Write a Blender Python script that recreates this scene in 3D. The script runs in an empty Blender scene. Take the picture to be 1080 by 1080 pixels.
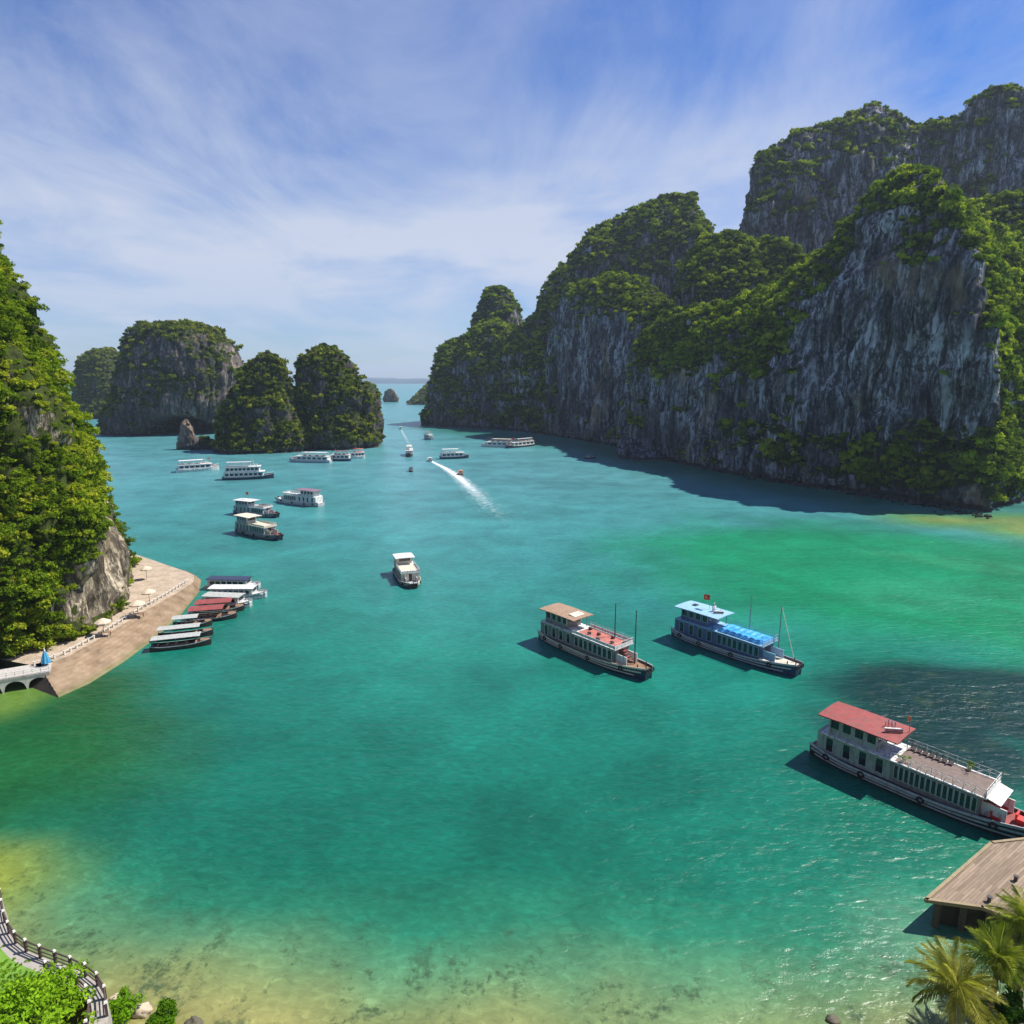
import bpy, bmesh, math, random
import numpy as np
from mathutils import Vector, Matrix
R = math.radians
scene = bpy.context.scene
COL = scene.collection

# ------------------------------------------------------------------ camera
CAM_H, FOV = 45.0, 75.0
F = 540.0 / math.tan(R(FOV / 2))
PITCH = math.atan(142.0 / F)
cam_d = bpy.data.cameras.new('camera')
cam = bpy.data.objects.new('camera', cam_d)
COL.objects.link(cam)
cam.location = (0, 0, CAM_H)
cam.rotation_euler = (math.pi / 2 - PITCH, 0, 0)
cam_d.sensor_fit = 'HORIZONTAL'
cam_d.angle = R(FOV)
cam_d.clip_start, cam_d.clip_end = 0.5, 60000
scene.camera = cam
scene.render.resolution_x = scene.render.resolution_y = 1024

# ------------------------------------------------------------------ light
SUN_EL, SUN_AZ = 55.0, 74.0          # azimuth clockwise from +Y (the view direction)
EXPOSURE = 0.58
scene.view_settings.view_transform = 'Standard'
scene.view_settings.look = 'None'
scene.view_settings.gamma = 1
scene.view_settings.use_curve_mapping = False
scene.view_settings.exposure = EXPOSURE
scene.cycles.use_denoising = True
scene.cycles.max_bounces = 7
scene.cycles.diffuse_bounces = 3
scene.cycles.glossy_bounces = 3
scene.cycles.transmission_bounces = 3
scene.cycles.transparent_max_bounces = 6
scene.cycles.volume_bounces = 0

sd = bpy.data.lights.new('sun', 'SUN')
sd.energy, sd.angle, sd.color = 5.0, R(0.5), (1.0, 0.95, 0.86)
sun = bpy.data.objects.new('sun', sd)
COL.objects.link(sun)
sv = Vector((math.sin(R(SUN_AZ)) * math.cos(R(SUN_EL)), math.cos(R(SUN_AZ)) * math.cos(R(SUN_EL)), math.sin(R(SUN_EL))))
sun.rotation_euler = sv.to_track_quat('Z', 'Y').to_euler()
sun.location = sv * 300


# ------------------------------------------------------------------ node helper
class NT:
    def __init__(s, tree):
        s.t = tree
        s.n = tree.nodes
        s.l = tree.links

    def add(s, typ, **kw):
        n = s.n.new(typ)
        for k, v in kw.items():
            if k.startswith('i_'):
                s.put(n.inputs[k[2:].replace('_', ' ')], v)
            else:
                setattr(n, k, v)
        return n

    def put(s, inp, v):
        if isinstance(v, bpy.types.NodeSocket):
            s.l.new(v, inp)
        elif isinstance(v, bpy.types.Node):
            s.l.new(v.outputs[0], inp)
        else:
            if hasattr(inp.default_value, '__len__') and len(inp.default_value) == 4 and len(v) == 3:
                v = (*v, 1)
            inp.default_value = v

    def math(s, op, a, b=None, clamp=False):
        n = s.n.new('ShaderNodeMath')
        n.operation = op
        n.use_clamp = clamp
        s.put(n.inputs[0], a)
        if b is not None:
            s.put(n.inputs[1], b)
        return n.outputs[0]

    def vmath(s, op, a, b):
        n = s.n.new('ShaderNodeVectorMath')
        n.operation = op
        s.put(n.inputs[0], a)
        if op == 'SCALE':
            s.put(n.inputs['Scale'], b)
        else:
            s.put(n.inputs[1], b)
        return n.outputs[0]

    def mix(s, f, a, b, blend='MIX'):
        n = s.n.new('ShaderNodeMix')
        n.data_type = 'RGBA'
        n.blend_type = blend
        s.put(n.inputs[0], f)
        s.put(n.inputs[6], a)
        s.put(n.inputs[7], b)
        return n.outputs[2]

    def ramp(s, f, stops, interp='LINEAR'):
        n = s.n.new('ShaderNodeValToRGB')
        n.color_ramp.interpolation = interp
        els = n.color_ramp.elements
        while len(els) < len(stops):
            els.new(0.5)
        for e, (p, c) in zip(els, stops):
            e.position = p
            e.color = (*c, 1) if hasattr(c, '__len__') else (c, c, c, 1)
        s.put(n.inputs[0], f)
        return n.outputs[0]

    def noise(s, vec, scale, detail=4, rough=0.55, dist=0.0, dim='3D'):
        n = s.n.new('ShaderNodeTexNoise')
        n.noise_dimensions = dim
        if vec is not None:
            s.put(n.inputs['Vector'], vec)
        n.inputs['Scale'].default_value = scale
        n.inputs['Detail'].default_value = detail
        n.inputs['Roughness'].default_value = rough
        n.inputs['Distortion'].default_value = dist
        return n.outputs[0]

    def scaled(s, vec, sc, rot=(0, 0, 0), loc=(0, 0, 0)):
        n = s.n.new('ShaderNodeMapping')
        s.put(n.inputs['Vector'], vec)
        n.inputs['Scale'].default_value = sc
        n.inputs['Rotation'].default_value = rot
        n.inputs['Location'].default_value = loc
        return n.outputs[0]


# ------------------------------------------------------------------ world: sky with thin cirrus
world = bpy.data.worlds.new('World')
scene.world = world
world.use_nodes = True
w = NT(world.node_tree)
w.n.clear()
wo = w.add('ShaderNodeOutputWorld')
bg = w.add('ShaderNodeBackground')
bg.inputs['Strength'].default_value = 0.085
w.l.new(bg.outputs[0], wo.inputs['Surface'])
sky = w.add('ShaderNodeTexSky', sky_type='NISHITA', sun_disc=False, sun_elevation=R(SUN_EL), sun_rotation=R(SUN_AZ),
            altitude=0, air_density=1.0, dust_density=0.25, ozone_density=4.0)
tc = w.add('ShaderNodeTexCoord')
sep = w.add('ShaderNodeSeparateXYZ')
w.l.new(tc.outputs['Generated'], sep.inputs[0])
dz = w.math('MAXIMUM', sep.outputs[2], 0.0)
# the cloud layer is a flat sheet overhead: project the view direction onto it
den = w.math('ADD', dz, 0.10)
cx = w.math('DIVIDE', sep.outputs[0], den)
cy = w.math('DIVIDE', sep.outputs[1], den)
cmb = w.add('ShaderNodeCombineXYZ')
w.l.new(cx, cmb.inputs[0])
w.l.new(cy, cmb.inputs[1])
cp = cmb.outputs[0]
wisp = w.noise(w.scaled(cp, (1.2, 0.7, 1), rot=(0, 0, R(20)), loc=(12.3, 3.3, 0)), 1.0, 9, 0.66, 0.6)
broad = w.noise(w.scaled(cp, (0.55, 0.4, 1), rot=(0, 0, R(-18)), loc=(9.1, 7.3, 0)), 1.0, 4, 0.55, 0.4)
dens = w.math('ADD', w.math('ADD', w.math('MULTIPLY', wisp, 0.55), w.math('MULTIPLY', broad, 0.75)), w.ramp(dz, [(0.0, 0.05), (0.10, 0.14), (0.19, 0.17), (0.29, 0.06), (0.40, 0.0)]))
band = w.ramp(dz, [(0.0, 0.45), (0.06, 0.75), (0.16, 1.0), (0.30, 0.9), (0.42, 0.6), (0.7, 0.4)])
cl = w.math('MULTIPLY', w.ramp(dens, [(0.56, 0.0), (0.70, 0.5), (0.86, 1.0)]), band, clamp=True)
cl = w.math('MULTIPLY', cl, 0.9)
tint = w.ramp(dz, [(0.0, (0.62, 0.74, 0.94)), (0.10, (0.50, 0.70, 0.99)), (0.22, (0.34, 0.63, 1.02)), (0.45, (0.25, 0.57, 1.05))])
skyc = w.mix(1.0, sky.outputs[0], tint, 'MULTIPLY')
w.l.new(w.mix(cl, skyc, (5.2, 5.6, 6.6)), bg.inputs['Color'])


# ------------------------------------------------------------------ pixel helpers (photo pixels, 1080 wide)
SP, CP = math.sin(PITCH), math.cos(PITCH)


def ray(px, py):
    u, v = (px - 540) / F, (540 - py) / F
    return Vector((u, CP + v * SP, -SP + v * CP))


def at_z(px, py, z=0.0):
    d = ray(px, py)
    t = (z - CAM_H) / d.z
    return Vector((d.x * t, d.y * t, z))


def at_y(px, py, Y):
    d = ray(px, py)
    t = Y / d.y
    return Vector((d.x * t, Y, CAM_H + d.z * t))


# ------------------------------------------------------------------ noise
_rs = np.random.RandomState(11)
_perm = np.tile(_rs.permutation(512), 3)
_g = _rs.normal(size=(512, 3))
_g /= np.linalg.norm(_g, axis=1)[:, None]


def perlin(p):
    p = np.asarray(p, float)
    sh = p.shape[:-1]
    p = p.reshape(-1, 3)
    i = np.floor(p).astype(int)
    f = p - i
    u = f * f * f * (f * (f * 6 - 15) + 10)
    i &= 511
    out = np.zeros(len(p))
    for a in (0, 1):
        wx = u[:, 0] if a else 1 - u[:, 0]
        ha = _perm[(i[:, 0] + a) & 511]
        for b in (0, 1):
            wy = u[:, 1] if b else 1 - u[:, 1]
            hb = _perm[(ha + i[:, 1] + b) & 511]
            for c in (0, 1):
                wz = u[:, 2] if c else 1 - u[:, 2]
                h = _perm[(hb + i[:, 2] + c) & 511]
                g = _g[h]
                out += wx * wy * wz * (g[:, 0] * (f[:, 0] - a) + g[:, 1] * (f[:, 1] - b) + g[:, 2] * (f[:, 2] - c))
    return out.reshape(sh)


def fbm(p, o=4, gain=0.5):
    p = np.asarray(p, float)
    s, a = 0.0, 1.0
    for k in range(o):
        s = s + a * perlin(p + 17.3 * k)
        p = p * 2.03
        a *= gain
    return s


def sstep(a, b, x):
    t = np.clip((x - a) / (b - a), 0, 1)
    return t * t * (3 - 2 * t)


# ------------------------------------------------------------------ object helpers
def tag(o, label=None, cat=None, group=None, kind=None):
    if label: o['label'] = label
    if cat: o['category'] = cat
    if group: o['group'] = group
    if kind: o['kind'] = kind
    return o


def empty(name, loc=(0, 0, 0), rz=0.0):
    o = bpy.data.objects.new(name, None)
    COL.objects.link(o)
    o.location = loc
    o.rotation_euler = (0, 0, rz)
    o.empty_display_size = 0.5
    return o


def link_mesh(name, me, mat=None, parent=None, link=True):
    o = bpy.data.objects.new(name, me)
    if link: COL.objects.link(o)
    if mat is not None and not me.materials: me.materials.append(mat)
    if parent is not None: o.parent = parent
    return o


def copy_tree(o, parent=None):
    c = o.copy()
    COL.objects.link(c)
    c.parent = parent
    for ch in list(o.children):
        copy_tree(ch, c)
    return c


def np_mesh(name, V, Fq, smooth=False):
    """mesh from an (n,3) array of vertices and an (m,k) array of faces"""
    V = np.asarray(V, np.float32)
    Fq = np.asarray(Fq, np.int32)
    me = bpy.data.meshes.new(name)
    m, k = Fq.shape
    me.vertices.add(len(V))
    me.vertices.foreach_set('co', V.ravel())
    me.loops.add(m * k)
    me.loops.foreach_set('vertex_index', Fq.ravel())
    me.polygons.add(m)
    me.polygons.foreach_set('loop_start', np.arange(0, m * k, k, dtype=np.int32))
    me.polygons.foreach_set('loop_total', np.full(m, k, np.int32))
    if smooth:
        me.polygons.foreach_set('use_smooth', np.ones(m, bool))
    me.update(calc_edges=True)
    return me


class MB:
    """collects boxes, bars, tubes and lofts; build() links them as one mesh"""

    def __init__(s):
        s.v, s.f = [], []

    def _add(s, vs, fs):
        o = len(s.v)
        s.v += [tuple(v) for v in vs]
        s.f += [tuple(i + o for i in f) for f in fs]
        return s

    def box(s, c, d, rz=0.0, top=1.0, ry=0.0):
        hx, hy, hz = d[0] / 2, d[1] / 2, d[2] / 2
        m = Matrix.Rotation(rz, 3, 'Z') @ Matrix.Rotation(ry, 3, 'Y')
        vs = []
        for z, k in ((-hz, 1), (hz, top)):
            for x, y in ((-hx, -hy), (hx, -hy), (hx, hy), (-hx, hy)):
                vs.append(Vector(c) + m @ Vector((x * k, y * k, z)))
        return s._add(vs, [(3, 2, 1, 0), (4, 5, 6, 7), (0, 1, 5, 4), (1, 2, 6, 5), (2, 3, 7, 6), (3, 0, 4, 7)])

    def bar(s, a, b, r, n=6, r2=None):
        a, b = Vector(a), Vector(b)
        d = (b - a).normalized()
        x = d.cross(Vector((0, 0, 1)) if abs(d.z) < 0.95 else Vector((1, 0, 0))).normalized()
        y = d.cross(x)
        r2 = r if r2 is None else r2
        vs = []
        for p, rr in ((a, r), (b, r2)):
            for k in range(n):
                t = 2 * math.pi * k / n
                vs.append(p + x * (rr * math.cos(t)) + y * (rr * math.sin(t)))
        fs = [(k, (k + 1) % n, n + (k + 1) % n, n + k) for k in range(n)]
        fs += [tuple(range(n - 1, -1, -1)), tuple(range(n, 2 * n))]
        return s._add(vs, fs)

    def tube(s, pts, r, n=6):
        for a, b in zip(pts[:-1], pts[1:]):
            s.bar(a, b, r, n)
        return s

    def prism(s, poly, z0, z1, inset=0.0):
        n = len(poly)
        vs = [(x, y, z0) for x, y in poly] + [(x, y, z1) for x, y in poly]
        fs = [(k, (k + 1) % n, n + (k + 1) % n, n + k) for k in range(n)]
        fs += [tuple(range(n - 1, -1, -1)), tuple(range(n, 2 * n))]
        return s._add(vs, fs)

    def grid(s, rows, closed=False, flip=False):
        o = len(s.v)
        nr, nc = len(rows), len(rows[0])
        for r in rows: s.v += [tuple(p) for p in r]
        for i in range(nr - 1):
            for j in range(nc if closed else nc - 1):
                q = (o + i * nc + j, o + i * nc + (j + 1) % nc, o + (i + 1) * nc + (j + 1) % nc, o + (i + 1) * nc + j)
                s.f.append(q[::-1] if flip else q)
        return s

    def torus(s, c, R0, r, axis='Y', n=14, m=6):
        rows = []
        for i in range(n + 1):
            a = 2 * math.pi * i / n
            row = []
            for j in range(m):
                b = 2 * math.pi * j / m
                q = R0 + r * math.cos(b)
                p = (q * math.cos(a), r * math.sin(b), q * math.sin(a)) if axis == 'Y' else \
                    (r * math.sin(b), q * math.cos(a), q * math.sin(a)) if axis == 'X' else (q * math.cos(a), q * math.sin(a), r * math.sin(b))
                row.append((c[0] + p[0], c[1] + p[1], c[2] + p[2]))
            rows.append(row)
        return s.grid(rows, closed=True)

    def mesh(s, name, smooth=False):
        me = bpy.data.meshes.new(name)
        me.from_pydata(s.v, [], s.f)
        bm = bmesh.new()
        bm.from_mesh(me)
        bmesh.ops.recalc_face_normals(bm, faces=bm.faces)
        bm.to_mesh(me)
        bm.free()
        if smooth:
            for p in me.polygons: p.use_smooth = True
        return me

    def build(s, name, mat, parent=None, smooth=False):
        return link_mesh(name, s.mesh(name, smooth), mat, parent)


# ------------------------------------------------------------------ materials
MATS = {}


def pbr(name, col, rough=0.6, metal=0.0, var=0.12, scale=2.0, bump=0.0, spec=0.5, dirt=0.0):
    """plain surface with slight tone variation, dirt and bump"""
    if name in MATS: return MATS[name]
    m = bpy.data.materials.new(name)
    m.use_nodes = True
    t = NT(m.node_tree)
    b = t.n['Principled BSDF']
    tcn = t.add('ShaderNodeTexCoord')
    n1 = t.noise(tcn.outputs['Object'], scale, 5, 0.6)
    c = t.mix(1.0, col, t.ramp(n1, [(0.25, 1 - var), (0.75, 1 + var)]), 'MULTIPLY')
    if dirt:
        n2 = t.noise(t.scaled(tcn.outputs['Object'], (1.2, 1.2, 0.35)), 2.6, 5, 0.65)
        c = t.mix(t.math('MULTIPLY', t.ramp(n2, [(0.47, 0.0), (0.64, 1.0)]), dirt), c, (0.13, 0.10, 0.07))
    t.put(b.inputs['Base Color'], c)
    b.inputs['Roughness'].default_value = rough
    b.inputs['Metallic'].default_value = metal
    b.inputs['Specular IOR Level'].default_value = spec
    if bump:
        bp = t.add('ShaderNodeBump')
        bp.inputs['Strength'].default_value = bump
        bp.inputs['Distance'].default_value = 0.05
        t.put(bp.inputs['Height'], t.noise(tcn.outputs['Object'], scale * 6, 4))
        t.l.new(bp.outputs[0], b.inputs['Normal'])
    MATS[name] = m
    return m


def rock_material(name, light, dark, ochre, green, sv=1.0):
    m = bpy.data.materials.new(name)
    m.use_nodes = True
    t = NT(m.node_tree)
    b = t.n['Principled BSDF']
    tcn = t.add('ShaderNodeTexCoord')
    P = tcn.outputs['Object']
    crack = t.noise(t.scaled(P, (0.11 * sv, 0.11 * sv, 0.022 * sv), loc=(5, 9, 2)), 1.0, 5, 0.6, 1.2)
    streak = t.noise(t.scaled(P, (0.32 * sv, 0.32 * sv, 0.035 * sv)), 1.0, 6, 0.68, 0.6)
    blotch = t.noise(P, 0.045 * sv, 5, 0.6)
    fine = t.noise(t.scaled(P, (1, 1, 0.45)), 0.9 * sv, 6, 0.7)
    s = t.math('ADD', t.math('MULTIPLY', streak, 0.62), t.math('MULTIPLY', fine, 0.38))
    mid = tuple((a + c) / 2 for a, c in zip(light, dark))
    c = t.ramp(s, [(0.43, dark), (0.505, tuple(x * 0.72 for x in mid)), (0.555, light), (0.66, tuple(min(1, x * 1.25) for x in light))])
    c = t.mix(t.ramp(blotch, [(0.40, 0.75), (0.62, 0.0)]), c, tuple(x * 0.8 for x in dark))
    ck = t.math('ABSOLUTE', t.math('SUBTRACT', crack, 0.5))
    c = t.mix(t.ramp(ck, [(0.0, 0.92), (0.035, 0.0)]), c, tuple(x * 0.5 for x in dark))
    oc = t.noise(t.scaled(P, (1, 1, 0.5), loc=(31, 7, 3)), 0.06 * sv, 4, 0.6)
    c = t.mix(t.math('MULTIPLY', t.ramp(oc, [(0.58, 0.0), (0.70, 1.0)]), 0.6), c, ochre)
    sz = t.add('ShaderNodeSeparateXYZ'); t.put(sz.inputs[0], P)
    tide = t.ramp(t.math('ADD', t.math('MULTIPLY', sz.outputs[2], 0.25), t.math('MULTIPLY', t.math('SUBTRACT', fine, 0.5), 0.5)), [(0.30, 0.85), (0.52, 0.0)])
    c = t.mix(tide, c, (0.030, 0.028, 0.024))
    veg = t.add('ShaderNodeAttribute', attribute_name='veg')
    vn = t.math('ADD', veg.outputs['Fac'], t.math('MULTIPLY', t.math('SUBTRACT', fine, 0.5), 0.9))
    gn = t.mix(t.ramp(t.noise(P, 0.35 * sv, 4), [(0.3, 0.0), (0.7, 1.0)]), tuple(x * 0.5 for x in green), green)
    c = t.mix(t.ramp(vn, [(0.34, 0.0), (0.58, 1.0)]), c, gn)
    t.put(b.inputs['Base Color'], c)
    b.inputs['Roughness'].default_value = 0.9
    b.inputs['Specular IOR Level'].default_value = 0.2
    bp = t.add('ShaderNodeBump')
    bp.inputs['Strength'].default_value = 0.9
    bp.inputs['Distance'].default_value = 2.0 / sv
    t.put(bp.inputs['Height'], s)
    t.l.new(bp.outputs[0], b.inputs['Normal'])
    return m


M_ROCK = rock_material('limestone_shade', (0.44, 0.44, 0.47), (0.024, 0.026, 0.033), (0.30, 0.22, 0.13), (0.026, 0.042, 0.012))
M_ROCK_WARM = rock_material('limestone_warm', (0.52, 0.44, 0.32), (0.085, 0.07, 0.05), (0.36, 0.25, 0.12), (0.055, 0.075, 0.014), 2.2)
M_ROCK_FAR = rock_material('limestone_island', (0.30, 0.245, 0.20), (0.05, 0.048, 0.052), (0.30, 0.19, 0.12), (0.045, 0.062, 0.018), 0.8)


def leaf_material(name, dark, light, yellow, trans=0.35):
    m = bpy.data.materials.new(name)
    m.use_nodes = True
    t = NT(m.node_tree)
    t.n.clear()
    out = t.add('ShaderNodeOutputMaterial')
    oi = t.add('ShaderNodeObjectInfo')
    geo = t.add('ShaderNodeNewGeometry')
    clump = t.noise(geo.outputs['Position'], 0.11, 3, 0.6)
    leafn = t.noise(geo.outputs['Position'], 1.3, 2, 0.6)
    f = t.math('ADD', t.math('MULTIPLY', oi.outputs['Random'], 0.45), t.math('MULTIPLY', clump, 0.55))
    c = t.ramp(f, [(0.22, dark), (0.52, light), (0.80, yellow)])
    c = t.mix(1.0, c, t.ramp(leafn, [(0.3, 0.7), (0.7, 1.25)]), 'MULTIPLY')
    d = t.add('ShaderNodeBsdfDiffuse')
    t.put(d.inputs[0], c)
    tr = t.add('ShaderNodeBsdfTranslucent')
    t.put(tr.inputs[0], t.mix(1.0, c, (1.25, 1.3, 0.6), 'MULTIPLY'))
    ms = t.add('ShaderNodeMixShader')
    ms.inputs[0].default_value = trans
    t.l.new(d.outputs[0], ms.inputs[1])
    t.l.new(tr.outputs[0], ms.inputs[2])
    t.l.new(ms.outputs[0], out.inputs['Surface'])
    return m


M_LEAF = leaf_material('leaves_forest', (0.018, 0.036, 0.012), (0.145, 0.225, 0.018), (0.42, 0.48, 0.035))
M_LEAF_NEAR = leaf_material('leaves_cliff', (0.034, 0.066, 0.008), (0.165, 0.255, 0.014), (0.40, 0.42, 0.035))
M_LEAF_ISLE = leaf_material('leaves_island', (0.026, 0.042, 0.012), (0.120, 0.165, 0.020), (0.31, 0.32, 0.04))


# ------------------------------------------------------------------ vegetation prototypes (leaf clumps)
def leaf_cloud(n, leaf, seed, lobes=5, flat=0.75, aspect=1.7):
    """n leaf quads on the outsides of a few overlapping lobes, unit radius, base near z=0"""
    rs = np.random.RandomState(seed)
    cen = rs.normal(size=(lobes, 3)) * (0.42, 0.42, 0.22)
    cen[:, 2] = np.abs(cen[:, 2]) + 0.25
    rad = rs.uniform(0.35, 0.62, lobes)
    k = rs.randint(0, lobes, n)
    d = rs.normal(size=(n, 3))
    d[:, 2] = np.abs(d[:, 2]) * 1.0 - 0.25
    d /= np.linalg.norm(d, axis=1)[:, None]
    P = cen[k] + d * (rad[k] * rs.uniform(0.6, 1.08, n))[:, None]
    P[:, 2] *= flat * 1.25
    nrm = d + rs.normal(size=(n, 3)) * 0.55
    nrm /= np.linalg.norm(nrm, axis=1)[:, None]
    a = np.cross(nrm, rs.normal(size=(n, 3)))
    a /= np.linalg.norm(a, axis=1)[:, None] + 1e-9
    b = np.cross(nrm, a)
    s = leaf * rs.uniform(0.6, 1.35, n)[:, None]
    droop = np.zeros((n, 3)); droop[:, 2] = -0.25
    V = np.stack([P - a * s * aspect * .5, P + b * s * .5 , P + a * s * aspect * .5 + droop * s, P - b * s * .5], 1).reshape(-1, 3)
    return V, np.arange(4 * n).reshape(n, 4)


PROTO = {}


def bush_protos(key, mat, n, leaf, count=4, seed=0):
    c = bpy.data.collections.new('bush_source_' + key)
    for i in range(count):
        V, Fq = leaf_cloud(n, leaf, seed + i, lobes=4 + i % 3)
        o = bpy.data.objects.new('bush_' + key, np_mesh('bush_' + key, V, Fq))
        o.data.materials.append(mat)
        c.objects.link(o)
    PROTO[key] = c
    return c


bush_protos('near', M_LEAF_NEAR, 320, 0.165, 6, 3)
bush_protos('mid', M_LEAF, 130, 0.30, 4, 20)
bush_protos('isle', M_LEAF_ISLE, 80, 0.38, 4, 40)


def scatter(name, pts, scl, key, label, cat='vegetation'):
    """one stuff object: leaf clumps instanced on the given points"""
    me = bpy.data.meshes.new(name)
    n = len(pts)
    me.vertices.add(n)
    me.vertices.foreach_set('co', np.asarray(pts, np.float32).ravel())
    a = me.attributes.new('scl', 'FLOAT', 'POINT')
    a.data.foreach_set('value', np.asarray(scl, np.float32))
    rs = np.random.RandomState(n % 9973)
    rot = np.stack([rs.uniform(-.35, .35, n), rs.uniform(-.35, .35, n), rs.uniform(0, 6.28, n)], 1).astype(np.float32)
    r = me.attributes.new('rot', 'FLOAT_VECTOR', 'POINT')
    r.data.foreach_set('vector', rot.ravel())
    me.update()
    o = bpy.data.objects.new(name, me)
    COL.objects.link(o)
    ng = bpy.data.node_groups.new('scatter_' + key, 'GeometryNodeTree')
    ng.interface.new_socket('Geometry', in_out='INPUT', socket_type='NodeSocketGeometry')
    ng.interface.new_socket('Geometry', in_out='OUTPUT', socket_type='NodeSocketGeometry')
    N, L = ng.nodes, ng.links
    gi, go = N.new('NodeGroupInput'), N.new('NodeGroupOutput')
    ip = N.new('GeometryNodeInstanceOnPoints')
    ci = N.new('GeometryNodeCollectionInfo')
    ci.inputs['Collection'].default_value = PROTO[key]
    ci.inputs['Separate Children'].default_value = True
    ci.inputs['Reset Children'].default_value = True
    ip.inputs['Pick Instance'].default_value = True
    na = N.new('GeometryNodeInputNamedAttribute'); na.data_type = 'FLOAT'; na.inputs['Name'].default_value = 'scl'
    nr = N.new('GeometryNodeInputNamedAttribute'); nr.data_type = 'FLOAT_VECTOR'; nr.inputs['Name'].default_value = 'rot'
    L.new(gi.outputs[0], ip.inputs['Points'])
    L.new(ci.outputs[0], ip.inputs['Instance'])
    L.new(na.outputs[0], ip.inputs['Scale'])
    L.new(nr.outputs[0], ip.inputs['Rotation'])
    L.new(ip.outputs[0], go.inputs[0])
    md = o.modifiers.new('scatter', 'NODES')
    md.node_group = ng
    return tag(o, label, cat, kind='stuff')


# ------------------------------------------------------------------ karst land
def grid_normals(P, closed):
    if closed:
        du = np.roll(P, -1, 1) - np.roll(P, 1, 1)
    else:
        du = np.gradient(P, axis=1)
    dv = np.gradient(P, axis=0)
    n = np.cross(du, dv)
    return n / (np.linalg.norm(n, axis=2, keepdims=True) + 1e-9)


def finish_land(name, P, closed, mat, label, cat, amp=(4, 1.6, 0.6), size=(28, 7, 2.2), veg=(0.0, 1.3, 0.9), patches=(),
                green=(), seed=0.0, plant=None, sides=False):
    """displace a (nv,nu,3) grid along its normals with big lumps, vertical flutes and grain; plant leaf clumps where it is not bare rock"""
    nv, nu, _ = P.shape
    n = grid_normals(P, closed)
    if sides: n = n
    S = P + seed * 100
    lump = fbm(S / size[0], 3)
    fl = S / size[1] * np.array((1, 1, 0.13))
    flute = (0.5 - np.abs(perlin(fl + lump[..., None] * 0.6))) + 0.5 * (0.4 - np.abs(perlin(fl * 2.1 + 9)))
    grain = fbm(S / size[2] * np.array((1, 1, 0.6)), 3, 0.6)
    ledge = perlin(S / np.array((40, 40, 9.0)) + 5) 
    steep = 1 - np.clip(n[..., 2], 0, 1)
    crack = 1 - sstep(0.0, 0.10, np.abs(perlin(S / np.array((11, 11, 60.0)) + lump[..., None] * 0.35 + 3)))
    d = amp[0] * lump - 0.8 * amp[1] * crack * steep + amp[1] * flute * (0.35 + 0.65 * steep) + amp[2] * grain + amp[0] * 0.45 * ledge * steep
    d = d - min(1.8, 0.5 * amp[0]) * np.exp(-((P[..., 2] - 0.9) / 1.1) ** 2) * steep
    P = P + n * d[..., None]
    n2 = grid_normals(P, closed)
    # vegetation mask
    mk = veg[0] + veg[1] * n2[..., 2] + veg[2] * fbm(S / 22.0 * np.array((1, 1, .8)) + 40, 4, 0.6) + 0.3 * grain + 0.5 * perlin(S / np.array((7, 7, 4.0)) + 21)
    for c, r, a in patches:
        q = (P - np.array(c)) / np.array(r if hasattr(r, '__len__') else (r, r, r))
        mk = mk - a * (1 - sstep(0.55, 1.15, np.linalg.norm(q, axis=2) + 0.25 * lump))
    mask = sstep(0.25, 0.65, mk)
    mask = mask * sstep(0.8, 3.5, P[..., 2] + 1.5 * grain)
    idx = np.arange(nv * nu).reshape(nv, nu)
    if closed:
        j2 = np.roll(np.arange(nu), -1)
        Fq = np.stack([idx[:-1], idx[:-1][:, j2], idx[1:][:, j2], idx[1:]], -1).reshape(-1, 4)
    else:
        Fq = np.stack([idx[:-1, :-1], idx[:-1, 1:], idx[1:, 1:], idx[1:, :-1]], -1).reshape(-1, 4)
    V = P.reshape(-1, 3)
    me = np_mesh(name, V, Fq, smooth=False)
    at = me.attributes.new('veg', 'FLOAT', 'POINT')
    at.data.foreach_set('value', mask.ravel().astype(np.float32))
    o = link_mesh(name, me, mat)
    tag(o, label, cat, kind='structure')
    if plant:
        key, dens, rmin, rmax, plabel, pname = plant
        A, B, C, D = (V[Fq[:, k]] for k in range(4))
        fn = np.cross(C - A, D - B)
        area = np.linalg.norm(fn, axis=1) / 2
        fn = fn / (2 * area[:, None] + 1e-9)
        cen = (A + B + C + D) / 4
        fm = mask.ravel()[Fq].mean(1)
        to = np.array((0, 0, CAM_H)) - cen
        dist = np.linalg.norm(to, axis=1)
        face = (fn * to).sum(1) / dist
        # keep what a camera near this one could see
        dd = cen - np.array((0, 0, CAM_H))
        yy = dd[:, 1] * CP - dd[:, 2] * SP
        ok = (yy > 5) & (np.abs(dd[:, 0]) < yy * 0.95) & (face > -0.35)
        rs = np.random.RandomState(int(seed * 10) + nv)
        expc = area * dens * fm * ok
        cnt = rs.poisson(expc)
        rep = np.repeat(np.arange(len(Fq)), cnt)
        u, v = rs.rand(len(rep), 1), rs.rand(len(rep), 1)
        pts = (A[rep] * (1 - u) + B[rep] * u) * (1 - v) + (D[rep] * (1 - u) + C[rep] * u) * v
        big = 0.5 + 0.9 * np.clip(fbm(pts / 9.0 + 3, 2) + 0.35, 0, 1)
        scl = (rmin + (rmax - rmin) * rs.rand(len(rep)) ** 1.8) * big * (0.6 + 0.4 * fm[rep])
        pts = pts + fn[rep] * (scl * 0.15)[:, None] - np.array((0, 0, 0.25)) * scl[:, None]
        scatter(pname, pts, scl, key, plabel)
        print(name, 'verts', len(V), 'clumps', len(pts))
    return o


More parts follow.
